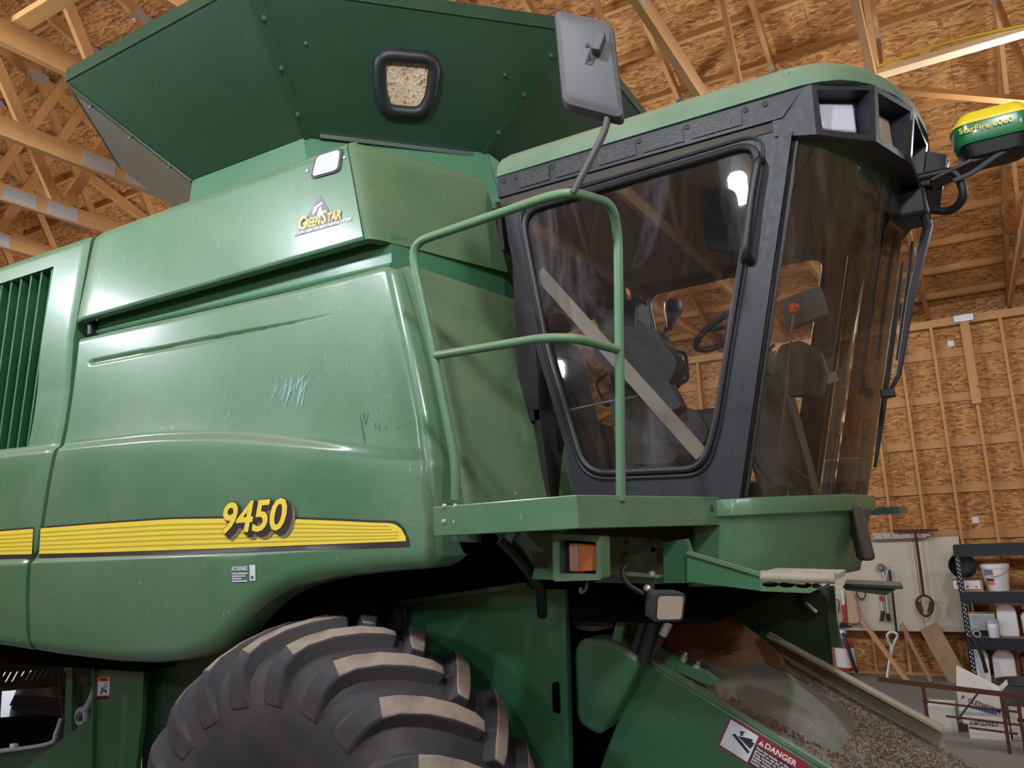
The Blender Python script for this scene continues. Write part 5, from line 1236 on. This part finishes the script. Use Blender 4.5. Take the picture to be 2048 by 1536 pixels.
ey = P(163, 1433, 3.42); part(MB().tube([ey + V(0.045 * math.cos(k * 0.3927), 0, 0.045 * math.sin(k * 0.3927)) for k in range(16)], 0.018, 8, True), 'link_eye', 'rod_blue')
part(MB().lathe([(0.022, 0), (0.022, 0.02)], ey + V(0, -0.01, 0), (0, -1, 0), 10), 'link_pin', 'green_clean')
part(MB().tube(spline([P(119, 1315, 3.45), P(120, 1370, 3.45), P(124, 1420, 3.45), P(129, 1445, 3.45)], 5), 0.006, 6), 'wire', 'dark_plastic')
# slotted screen: light shows through the slots
outer = [P(u, v, 4.3) for u, v in ((-60, 1296), (140, 1296), (140, 1371), (-60, 1388))]
slots = []
for (u, v, L_) in ((5, 1354, 10), (11, 1364, 20), (24, 1363, 20), (43, 1352, 9), (51, 1361, 20), (63, 1359, 19), (75, 1358, 19), (87, 1357, 18), (99, 1356, 15), (113, 1352, 8), (123, 1353, 17)):
    a, b = P(u, v, 4.3), P(u + L_ * 0.55, v - L_, 4.3); wd = V(0.012, 0, 0.004)
    slots.append([a - wd, a + wd, b + wd, b - wd])
part(MB().flat([outer] + slots), 'slotted_screen', 'interior_brown', smooth=False)
an = [P(u, v, 4.15) for u, v in ((30, 1390), (134, 1394), (134, 1418), (20, 1411))]
hol = []
for u, v in ((28, 1399), (56, 1399), (87, 1400)): c = P(u, v, 4.15); hol.append([c + V(0.010 * math.cos(k * 1.047), 0, 0.010 * math.sin(k * 1.047)) for k in range(6)])
part(MB().flat([an] + hol), 'punched_angle', 'black', solid=0.006, smooth=False)
part(MB().prism([P(u, v, 4.12) for u, v in ((22, 1418), (26, 1412), (134, 1419), (134, 1436), (62, 1430))], (0, 0.03, 0)), 'lower_angle', 'dark_plastic', smooth=False)
part(MB().prism([P(u, v, 3.95) for u, v in ((-60, 1440), (60, 1432), (121, 1434), (104, 1484), (-60, 1506))], (0, 0.03, 0)), 'tray_back', 'void', smooth=False)
part(MB().tube(spline([P(-60, 1510, 3.60), P(20, 1500, 3.60), P(98, 1487, 3.60), P(112, 1465, 3.62), P(122, 1436, 3.65)], 5), 0.014, 8), 'tray_rim', 'rod_blue')
part(MB().prism([P(u, v, 3.62) for u, v in ((-60, 1512), (98, 1490), (110, 1500), (40, 1640), (-60, 1640))], (0, 0.02, 0)), 'tray_side', 'green_dark', smooth=False)
part(MB().box(P(28, 1492, 3.64), (0.06, 0.03, 0.03)), 'tray_label', 'white', smooth=False)
# ================================================================ things along the far wall
YP = YW - 0.195                                     # face of the studs
def single(mb, name, mat, label, cat, origin, group=None, **kw): return tag(mb.build(name, mat, None, origin=origin, **kw), label, cat, group)
# pegboard sheets
zt, zb = P(1800, 1077, YP).z, P(1800, 1262, YP).z
xa, xb, xc = P(1640, 1170, YP).x, P(1838, 1170, YP).x, P(1931, 1170, YP).x
single(MB().bx(xa, xb - 0.003, YP - 0.008, YP, zb, zt), 'pegboard', 'pegboard', 'cream pegboard sheet with bolt cutters and a red jack hung on it', 'pegboard', (xa, YP, zb), smooth=False)
single(MB().bx(xb + 0.003, xc, YP - 0.008, YP, zb, zt), 'pegboard', 'pegboard', 'cream pegboard sheet half hidden behind the black shelving', 'pegboard', (xb, YP, zb), smooth=False)
# row of blocks on a ledge
ya = P(1738, 1078, YP - 0.06); yb = P(1854, 1077, YP - 0.06)
rk = thing('block_ledge', 'dusty ledge with a row of grey blocks above the pegboard', 'ledge', (ya.x, YP - 0.06, zt))
hb = P(1800, 1064, YP).z - zt
MB().bx(ya.x, yb.x, YP - 0.12, YP, zt + 0.003, zt + 0.02).build('ledge_board', 'block', rk, smooth=False)
for k in range(6):
    x = ya.x + 0.08 + k * (yb.x - ya.x - 0.12) / 5.2
    MB().prism([(x, YP - 0.10, zt + 0.02), (x + 0.11, YP - 0.10, zt + 0.02), (x + 0.09, YP - 0.10, zt + hb), (x - 0.03, YP - 0.10, zt + hb)], (0, 0.09, 0)).build('block', 'block', rk, smooth=False)
# long rusty tool with crossbar and hoop
YT = YP - 0.05
def q(u, v, dy=0.0): return P(u, v, YT - dy)
YT = YP - 0.15
tl = thing('hoe_tool', 'rusty long handled tool with a crossbar head and hoop end hung on the pegboard', 'tool', q(1848, 1228))
MB().tube([q(1830, 1062), q(1838, 1120), q(1847, 1190)], 0.018, 8).build('handle', 'rust', tl)
MB().beam(q(1786, 1062), q(1876, 1060), 0.03, 0.035).build('crossbar', 'rust', tl, smooth=False)
MB().tube(spline([q(1847, 1190), q(1836, 1197), q(1833, 1208), q(1840, 1224), q(1851, 1232), q(1862, 1226), q(1866, 1208), q(1860, 1196), q(1847, 1190)], 5), 0.017, 8).build('hoop', 'rust', tl)
MB().beam(q(1838, 1203), q(1844, 1225), 0.05, 0.012, (0, 1, 0)).beam(q(1863, 1203), q(1859, 1225), 0.05, 0.012, (0, 1, 0)).build('blade', 'rust', tl, smooth=False)
YT = YP - 0.05
bc = thing('bolt_cutters', 'grey steel bolt cutters with pink and black grips hung on the pegboard', 'bolt cutters', q(1768, 1240))
MB().lathe([(0.05, 0), (0.06, 0.02), (0.03, 0.05)], q(1762, 1135), (0, -1, 0), 14).build('jaw', 'steel', bc)
MB().tube([q(1764, 1138), q(1772, 1165), q(1763, 1200), q(1766, 1222)], 0.020, 8).tube([q(1776, 1140), q(1770, 1170), q(1775, 1215), q(1777, 1228)], 0.017, 8).build('arms', 'galv', bc)
for (a_, b_, m_) in (((1766, 1222), (1763, 1242), 'dark_plastic'), ((1775, 1227), (1778, 1242), 'black'), ((1761, 1192), (1765, 1202), 'red')): MB().tube([q(*a_, 0.01), q(*b_, 0.01)], 0.027, 8).build('grip', m_, bc)
single(MB().tube([q(1779, 1140, 0.05), q(1786, 1195, 0.05), q(1793, 1263, 0.05)], 0.016, 8), 'pry_bar', 'black', 'thin black pry bar hanging beside the bolt cutters', 'pry bar', q(1792, 1263))
single(MB().tube([q(1722, 1186) + V(0.06 * math.cos(k * 0.3927), 0, 0.085 * math.sin(k * 0.3927)) for k in range(16)], 0.010, 6, True), 'wire_ring', 'black', 'dark wire ring hung on the pegboard beside the paper bag', 'ring', q(1716, 1200))
bgp = [q(1693, 1182), q(1706, 1182), q(1714, 1200), q(1722, 1240), q(1716, 1247), q(1698, 1247)]
single(MB().prism(fillet(bgp, 0.03, 3, True), (0, -0.07, 0)), 'paper_bag', 'paper_bag', 'crumpled brown paper bag hung on the pegboard', 'bag', q(1705, 1247), bevel=0.02)
jk = thing('farm_jack', 'red farm jack with a white handle hung on the pegboard', 'jack', q(1688, 1250))
MB().tube([q(1684, 1180), q(1688, 1212)], 0.020, 8).build('handle', 'white', jk)
MB().prism([q(1683, 1212), q(1692, 1206), q(1694, 1235), q(1692, 1250), q(1684, 1248), q(1687, 1232)], (0, -0.05, 0)).build('body', 'red', jk, bevel=0.008)
MB().box(q(1687, 1249, 0.03), (0.10, 0.06, 0.05)).build('foot', 'black', jk, bevel=0.01)
single(MB().tube([q(1669, 1202), q(1670, 1230), q(1676, 1250)], 0.014, 6).tube(spline([q(1669, 1202), q(1674, 1199), q(1678, 1204), q(1677, 1225)], 4), 0.008, 6), 'wire_hanger', 'rust', 'bent rusty wire hanger hung beside the red jack', 'wire', q(1672, 1250))
# fire extinguisher on a bracket
YE = YP - 0.20
def qe(u, v, dy=0.0): return P(u, v, YE - dy)
c_ = qe(1694, 1340); top = qe(1692, 1282); hcyl = top.z - c_.z
ex_ = thing('fire_extinguisher', 'red fire extinguisher with a white label hung below the pegboard', 'extinguisher', c_)
MB().lathe([(0.10, 0), (0.125, 0.02), (0.13, 0.06), (0.13, hcyl - 0.06), (0.10, hcyl), (0.04, hcyl + 0.03)], c_, (0, 0, 1), 20).build('tank', 'red', ex_)
MB().lathe([(0.132, 0.05), (0.133, 0.06), (0.133, 0.30), (0.132, 0.31)], c_, (0, 0, 1), 20, caps=False).build('label_band', 'carton', ex_)
MB().lathe([(0.04, 0), (0.04, 0.08), (0.06, 0.09), (0.05, 0.14)], c_ + V(0, 0, hcyl + 0.02), (0, 0, 1), 12).build('valve', 'galv', ex_)
MB().beam(c_ + V(-0.14, 0, hcyl + 0.18), c_ + V(0.13, 0, hcyl + 0.20), 0.04, 0.025).build('lever', 'black', ex_, smooth=False)
MB().tube(spline([c_ + V(0.02, -0.12, hcyl + 0.12), c_ + V(0.06, -0.16, hcyl), c_ + V(0.12, -0.16, hcyl - 0.3), c_ + V(0.15, -0.15, 0.0)], 5), 0.025, 8).build('hose', 'rubber_black', ex_)
MB().box(c_ + V(0, 0.15, hcyl * 0.6), (0.08, 0.03, 0.2)).build('bracket', 'black', ex_, smooth=False)
# leaning timber and tools
def lean(u0, v0, u1, ytop, ybot):
    a_ = P(u0, v0, ytop); b = P(u1, 1400, ybot); return a_, V(b.x, ybot, FLOOR)
a_, b = lean(1725, 1242, 1822, YP - 0.09, YP - 0.55)
single(MB().beam(a_, b, 0.045, 0.05), 'timber_stake', 'wood_handle', 'pale wooden stake leaning across the wall below the paper bag', 'stake', b, smooth=False)
a_, b = lean(1803, 1248, 1868, YP - 0.08, YP - 0.45)
single(MB().tube([a_, b], 0.028, 8), 'tool_handle', 'wood_weathered', 'grey weathered round handle leaning on the wall beside the wide board', 'pole', b)
a_, b = lean(1857, 1252, 1925, YP - 0.08, YP - 0.40)
single(MB().beam(a_, b, 0.25, 0.025, (0, 1, 0.2)), 'wide_board', 'wood_weathered', 'wide brown weathered board leaning against the wall beside the black shelving', 'board', b, smooth=False)
sp = thing('spade', 'grey D-handled spade leaning upside against the wall under the pegboard', 'spade', P(1770, 1400, YP - 0.35))
MB().tube(spline([P(1777, 1284, YP - 0.2), P(1775, 1270, YP - 0.2), P(1784, 1264, YP - 0.2), P(1795, 1270, YP - 0.2), P(1790, 1284, YP - 0.2), P(1784, 1294, YP - 0.2), P(1777, 1284, YP - 0.2)], 4), 0.022, 8).build('grip', 'galv', sp)
MB().tube([P(1784, 1293, YP - 0.2), P(1777, 1340, YP - 0.3), P(1771, 1380, YP - 0.36)], [0.028, 0.022, 0.022], 8).build('shaft', 'galv', sp)
MB().prism([P(1762, 1372, YP - 0.37), P(1780, 1372, YP - 0.37), V(P(1780, 1400, YP - 0.37).x, YP - 0.37, FLOOR + 0.02), V(P(1762, 1400, YP - 0.37).x, YP - 0.37, FLOOR + 0.02)], (0, -0.012, 0)).build('blade', 'steel', sp, smooth=False)

# ================================================================ black steel shelving
YS = 12.10; YS1 = 12.62
post0 = P(1905, 1092, YS)
xs0 = post0.x; xs1 = xs0 + 2.1; ztop = post0.z
SH = thing('shelving_unit', 'black bolted steel shelving full of white jugs', 'shelving', (xs0, YS, FLOOR))
for x in (xs0, xs1 - 0.05):
    for y in (YS, YS1):
        pp = MB().bx(x, x + 0.065, y, y + 0.006, FLOOR, ztop).bx(x, x + 0.006, y, y + 0.055, FLOOR, ztop).build('upright', 'shelf_steel', SH, smooth=False)
        if x == xs0 and y == YS:
            hm = None
            n_h = int((ztop - 0.05 - FLOOR) / 0.055)
            for k in range(n_h):
                for dx in (0.022, 0.044):
                    c = V(x + dx, y - 0.0005, ztop - 0.12 - k * 0.055 - (0.02 if dx > 0.03 else 0))
                    if c.z < FLOOR + 0.05: continue
                    if hm is None: hm = MB().prism([V(0.006 * math.cos(i * math.pi / 4), 0, 0.011 * math.sin(i * math.pi / 4)) for i in range(8)], (0, -0.001, 0)).build('keyhole', 'white', pp, smooth=False, origin=None); hm.location = c; first_h = hm
                    else:
                        h2 = first_h.copy(); COL.objects.link(h2); h2.location = c
shz = [ztop - 0.0] + [P(1960, v, YS).z for v in (1184, 1276, 1370)]
for i, z in enumerate(shz):
    hgt_ = 0.14
    MB().bx(xs0, xs1, YS - 0.004, YS + 0.03, z - hgt_, z).build('shelf_beam', 'shelf_steel', SH, smooth=False)
    MB().bx(xs0, xs1, YS1 - 0.03, YS1 + 0.004, z - hgt_, z).build('shelf_beam', 'shelf_steel', SH, smooth=False)
    if i: MB().bx(xs0 + 0.01, xs1 - 0.01, YS + 0.03, YS1 - 0.03, z - 0.03, z - 0.005).build('shelf_board', 'wood_weathered', SH, smooth=False)
def sp_(u, z, dy=0.12): return V(P(u, 1250, YS + dy).x, YS + dy, z)
def jug(u, z, wdt, hgt_, label, cap=None, dy=0.24, dep=0.16, lean_=0.0):
    o = sp_(u, z - 0.004, dy); o.z = z - 0.003
    J = thing('jug', label, 'jug', o, 'white jugs on the shelving')
    w2, h_ = wdt / 2, hgt_
    pr = [V(-w2, 0, 0), V(w2, 0, 0), V(w2 * 1.0, 0, h_ * 0.66), V(w2 * 0.75, 0, h_ * 0.80), V(w2 * 0.25, 0, h_ * 0.97), V(-w2 * 0.30, 0, h_ * 0.97), V(-w2 * 0.42, 0, h_ * 0.86), V(-w2 * 0.98, 0, h_ * 0.68)]
    pr = fillet([o + p for p in pr], 0.03, 3, True)
    MB().prism([p - V(0, dep / 2, 0) for p in pr], (0, dep, 0)).build('body', 'white_plastic', J, bevel=0.02)
    MB().lathe([(0.035, 0), (0.035, 0.04), (0.02, 0.045)], o + V(-w2 * 0.55, 0, h_ * 0.80), (-0.4, 0, 1), 12).build('cap', cap or 'white', J)
    MB().tube(spline([o + V(-w2 * 0.1, -dep / 2 - 0.004, h_ * 0.92), o + V(w2 * 0.25, -dep / 2 - 0.012, h_ * 0.86), o + V(w2 * 0.45, -dep / 2 - 0.004, h_ * 0.74)], 4), 0.013, 6).build('handle', 'white_plastic', J)
    return J
z1, z2, z3 = shz[1], shz[2], shz[3]
jug(2016, z2, 0.22, 0.48, 'tall white plastic jug between the grey tote and the squat jug with a pink lid', 'white')
jug(1950, z3, 0.19, 0.50, 'narrow white jug at the end of the lower shelf beside the black upright', 'white')
jug(1996, z3, 0.25, 0.48, 'broad white jug with a red cap on the lower shelf', 'red')
# squat pail-jug with pink lid
o = sp_(2072, z2 - 0.003, 0.25); J = thing('pail', 'squat white pail with a pink lid and loop handle on the middle shelf', 'pail', o)
MB().lathe([(0.13, 0), (0.15, 0.02), (0.155, 0.25), (0.13, 0.30)], o, (0, 0, 1), 18).build('body', 'white_plastic', J)
MB().lathe([(0.135, 0.30), (0.14, 0.31), (0.13, 0.335)], o, (0, 0, 1), 18).build('lid', 'maroon', J)
MB().tube(spline([o + V(-0.11, 0, 0.33), o + V(-0.10, 0, 0.43), o + V(0.0, 0, 0.47), o + V(0.10, 0, 0.43), o + V(0.11, 0, 0.33)], 4), 0.016, 8).build('handle', 'white_plastic', J)
# bowl on a box, bucket
o = sp_(1955, z1 - 0.003, 0.25); bxh = 0.14
B1 = thing('parts_box', 'brown cardboard box with a printed white front under the black bowl', 'box', o)
MB().bx(o.x - 0.21, o.x + 0.13, o.y - 0.16, o.y + 0.16, o.z, o.z + bxh).build('carton', 'cardboard', B1, smooth=False)
MB().bx(o.x - 0.205, o.x + 0.10, o.y - 0.163, o.y - 0.16, o.z + 0.035, o.z + bxh).build('printed_front', 'white', B1, smooth=False)
MB().bx(o.x - 0.17, o.x - 0.08, o.y - 0.165, o.y - 0.163, o.z + 0.085, o.z + 0.12).bx(o.x - 0.06, o.x - 0.03, o.y - 0.165, o.y - 0.163, o.z + 0.05, o.z + 0.075).bx(o.x + 0.04, o.x + 0.065, o.y - 0.165, o.y - 0.163, o.z + 0.05, o.z + 0.07).build('print', 'decal_purple', B1, smooth=False)
bo = V(o.x - 0.08, o.y, o.z + bxh + 0.012)
bl = MB(); dirb = V(0.1, -1, 0.32).normalized()
bl.lathe([(0.02, 0.0), (0.09, 0.01), (0.14, 0.04), (0.165, 0.09), (0.17, 0.11), (0.16, 0.11), (0.13, 0.05), (0.08, 0.022), (0.01, 0.015)], bo + V(0, 0.06, 0.135), dirb, 24)
single(bl, 'bowl', 'black', 'black bowl tipped on its side on top of the cardboard box', 'bowl', bo)
o = sp_(2007, z1 - 0.003, 0.25); BK = thing('bucket', 'small white bucket with an orange label beside the cardboard box', 'bucket', o)
MB().lathe([(0.125, 0), (0.13, 0.01), (0.155, 0.28), (0.165, 0.285), (0.165, 0.32), (0.155, 0.325)], o, (0, 0, 1), 22).build('body', 'white_plastic', BK)
MB().lathe([(0.168, 0.315), (0.168, 0.335), (0.15, 0.34)], o, (0, 0, 1), 22).build('lid', 'white', BK)
MB().tube(spline([o + V(-0.15, -0.07, 0.27), o + V(-0.07, -0.165, 0.20), o + V(0.05, -0.165, 0.21), o + V(0.15, -0.07, 0.27)], 5), 0.006, 6).build('bail', 'galv', BK)
def curved(r0, r1, z0, z1_, a0, a1, mat, nm):
    mb = MB().grid(lambda s, q_: o + V(math.sin(a0 + (a1 - a0) * s) * (r0 + (r1 - r0) * q_), -math.cos(a0 + (a1 - a0) * s) * (r0 + (r1 - r0) * q_), z0 + (z1_ - z0) * q_), 8, 2); mb.build(nm, mat, BK)
curved(0.139, 0.144, 0.08, 0.13, -0.9, -0.2, 'orange', 'label_orange'); curved(0.144, 0.147, 0.13, 0.16, -0.9, -0.2, 'decal_black', 'label_black'); curved(0.151, 0.157, 0.20, 0.27, -1.0, -0.2, 'decal_purple', 'label_grey')
# grey tote, small jar, pipe on the middle shelf
o = sp_(1966, z2 - 0.003, 0.33); tt_ = thing('tote', 'light grey plastic tote tilted on the middle shelf', 'tote', o)
R_ = Matrix.Rotation(-0.12, 3, 'Y'); tp = MB()
for dx, dy_, sx_, sy_ in ((-0.14, 0, 0.012, 0.22), (0.14, 0, 0.012, 0.22), (0, -0.11, 0.29, 0.012), (0, 0.11, 0.29, 0.012)): tp.box(o + V(dx, dy_, 0.17), (sx_, sy_, 0.20))
tp.box(o + V(0, 0, 0.075), (0.31, 0.21, 0.012)); tp.build('tote_body', 'grey_tote', tt_, smooth=False)
MB().bx(o.x - 0.12, o.x + 0.12, o.y - 0.08, o.y + 0.08, o.z, o.z + 0.07).build('base_block', 'black', tt_, smooth=False)
MB().bx(o.x - 0.15, o.x + 0.15, o.y - 0.125, o.y + 0.125, o.z + 0.262, o.z + 0.275).build('rim', 'white_plastic', tt_, smooth=False)
o = sp_(1985, z2 - 0.003, 0.10); jr = thing('jar', 'small white jar with a grey lid standing in front of the grey tote', 'jar', o)
MB().lathe([(0.055, 0), (0.06, 0.01), (0.06, 0.17), (0.055, 0.18)], o, (0, 0, 1), 16).build('body', 'white_plastic', jr); MB().lathe([(0.066, 0.18), (0.066, 0.22), (0.06, 0.225)], o, (0, 0, 1), 16).build('lid', 'grey_tote', jr)
MB().lathe([(0.0605, 0.03), (0.061, 0.035), (0.061, 0.12), (0.0605, 0.125)], o, (0, 0, 1), 16, caps=False).build('label_band', 'decal_white', jr)
o = sp_(1950, z2 + 0.048, 0.10); single(MB().lathe([(0.045, -0.1), (0.045, 0.1), (0.032, 0.1), (0.032, -0.1)], o, (0.1, -1, 0), 16, caps=False), 'pipe_piece', 'galv', 'short open pipe lying on the shelf beside the grey tote', 'pipe', o)
a_ = P(1942, 1272, YS - 0.05); b = P(1973, 1345, YS - 0.08)
single(MB().tube(spline([a_, a_.lerp(b, 0.4) + V(0.03, -0.03, 0), b], 6), 0.024, 8), 'rubber_hose', 'rubber_black', 'black rubber hose hanging over the front of the shelving', 'hose', b)
# red and green bin, orange box
o = sp_(2068, z3 - 0.003, 0.25); bn = thing('parts_bin', 'maroon bin with an orange panel on the lower shelf', 'bin', o)
MB().bx(o.x - 0.20, o.x + 0.25, o.y - 0.15, o.y + 0.15, o.z + 0.10, o.z + 0.34).build('body', 'maroon', bn, smooth=False)
MB().bx(o.x - 0.16, o.x + 0.25, o.y - 0.156, o.y - 0.15, o.z + 0.12, o.z + 0.24).build('orange_panel', 'orange', bn, smooth=False)
MB().bx(o.x - 0.18, o.x + 0.25, o.y - 0.14, o.y + 0.14, o.z, o.z + 0.10).build('base', 'teal_dark', bn, smooth=False)

# ================================================================ cartons and rusty rod rack on the floor
YB = 9.5
def qb(u, v, dy=0.0): return P(u, v, YB + dy)
cb_ = V(qb(1962, 1480).x, YB, FLOOR)
w_ = qb(2008, 1440).x - qb(1920, 1440).x
h1 = (qb(1960, 1432).z - FLOOR)
def carton(nm, x0_, x1_, y0_, y1_, z0_, z1_, label, flap=False):
    t_ = thing(nm, label, 'box', ((x0_ + x1_) / 2, (y0_ + y1_) / 2, z0_), 'white chemical cartons')
    MB().bx(x0_, x1_, y0_, y1_, z0_, z1_).build('carton', 'carton', t_, smooth=False)
    MB().bx(x0_, x1_, y0_ - 0.002, y0_, z0_ + (z1_ - z0_) * 0.02, z0_ + (z1_ - z0_) * 0.13).build('tape_line', 'grey_tote', t_, smooth=False)
    return t_
xL_ = qb(1921, 1440).x; xR_ = xL_ + w_
zA = qb(1960, 1450).z; zB_ = qb(1960, 1431).z; zC = qb(1960, 1384).z
k1 = carton('carton', xL_ + 0.06, xR_ + 0.03, YB, YB + 0.35, FLOOR, zA, 'white carton at the bottom of the stack behind the rod rack')
k2 = carton('carton', xL_ + 0.02, xR_, YB, YB + 0.35, zA + 0.001, zB_, 'white carton with upside down print in the middle of the stack')
lettering('print', 'CENTURY', 0.055, 'grey_plastic', k2, V(xR_ - 0.06, YB - 0.003, zB_ - 0.055), (-1, 0, 0), (0, 0, -1), 0, 0.02, 0.0003)
k3 = carton('carton', xL_, xR_ - 0.01, YB, YB + 0.35, zB_ + 0.001, zC, 'open white carton printed CLETHODIM at the top of the stack')
d_ = V(1, 0, -0.36).normalized()
lettering('print', 'CLETHODIM', 0.062, 'decal_black', k3, V(xL_ + w_ * 0.22, YB - 0.003, zC - 0.10), d_, (0.36, 0, 1), 0, 0.01, 0.0003, 1.0, 0.82)
lettering('print', 'P', 0.06, 'decal_black', k3, V(xL_ + 0.03, YB - 0.003, zC - 0.075), d_, (0.36, 0, 1), 0, 0.01, 0.0003, 1.0, 0.8)
MB().prism([V(xL_ + 0.05, YB - 0.003, zC - 0.14), V(xR_ - 0.05, YB - 0.003, zB_ + 0.055), V(xR_ - 0.06, YB - 0.003, zB_ + 0.012)], (0, -0.0005, 0)).build('print_wedge', 'decal_blue', k3, smooth=False)
MB().prism([V(xL_, YB, zC), V(xR_ - 0.01, YB, zC), V(xR_ + 0.0, YB + 0.05, zC + 0.05), V(xL_ + 0.03, YB + 0.05, zC + 0.24)], (0, 0.006, 0)).build('flap', 'carton', k3, smooth=False)
MB().prism([V(xR_ - 0.01, YB, zC), V(xR_ - 0.01, YB + 0.3, zC), V(xR_ + 0.07, YB + 0.28, zC + 0.08), V(xR_ + 0.07, YB + 0.02, zC + 0.08)], (0.005, 0, 0)).build('flap', 'carton', k3, smooth=False)
k4 = carton('carton', xR_ + 0.05, xR_ + 0.24, YB + 0.1, YB + 0.35, FLOOR, FLOOR + 0.26, 'small white carton with a hand hole standing beside the carton stack')
MB().bx(xR_ + 0.11, xR_ + 0.17, YB + 0.097, YB + 0.1, FLOOR + 0.17, FLOOR + 0.20).build('hand_hole', 'void', k4, smooth=False)
k5 = carton('carton', qb(1852, 1420).x, qb(1908, 1420).x, YB + 0.25, YB + 0.6, FLOOR, FLOOR + 0.24, 'long pale carton lying on the floor left open beside the stack')
YR = 9.05
def qr(u, v): return P(u, v, YR)
rg_ = thing('rod_rack', 'rusty welded rack of flat bar and thin rods in front of the cartons', 'rack', V(qr(1950, 1480).x, YR, FLOOR))
MB().beam(qr(1755, 1358), qr(2036, 1392), 0.02, 0.045).build('top_bar', 'rust', rg_, smooth=False)
for a_, b_ in (((1845, 1402), (2038, 1424)), ((1892, 1432), (2040, 1450)), ((1938, 1455), (2036, 1468))): MB().tube([qr(*a_), qr(*b_)], 0.011, 6).build('rod', 'rust', rg_)
MB().tube([qr(1956, 1386), qr(1914, 1441)], 0.010, 6).build('diagonal_rod', 'rust', rg_)
for u in (1846, 2034, 2002):
    t0 = qr(u, 1372 + (u - 1846) * 0.10); MB().bx(t0.x - 0.016, t0.x + 0.016, YR - 0.012, YR + 0.012, FLOOR, t0.z).build('upright', 'rust', rg_, smooth=False)
# dark tub behind the rack
o = V(P(2046, 1420, 10.3).x + 0.05, 10.3, FLOOR); single(MB().lathe([(0.22, 0), (0.24, 0.02), (0.28, 0.42), (0.29, 0.43), (0.26, 0.43), (0.22, 0.05)], o, (0, 0, 1), 24), 'tub', 'grey_plastic', 'dark grey tub standing beside the carton stack', 'tub', o)

# bucket standing on the far platform of the machine, seen through the windscreen
o = V(P(1692, 1000, 5.2).x, 5.2, 2.041)
bk_ = thing('bucket', 'white and blue bucket with a raised bail seen through the windscreen', 'bucket', o)
MB().lathe([(0.11, 0), (0.12, 0.01), (0.125, 0.16)], o, (0, 0, 1), 20).build('blue_body', 'blue_bucket', bk_)
MB().lathe([(0.126, 0.16), (0.128, 0.24), (0.135, 0.25), (0.135, 0.29), (0.12, 0.30)], o, (0, 0, 1), 20).build('white_rim', 'white_plastic', bk_)
MB().tube(spline([o + V(-0.13, 0, 0.25), o + V(-0.10, 0, 0.40), o + V(0.0, 0, 0.46), o + V(0.10, 0, 0.40), o + V(0.13, 0, 0.25)], 5), 0.008, 6).build('bail', 'galv', bk_)
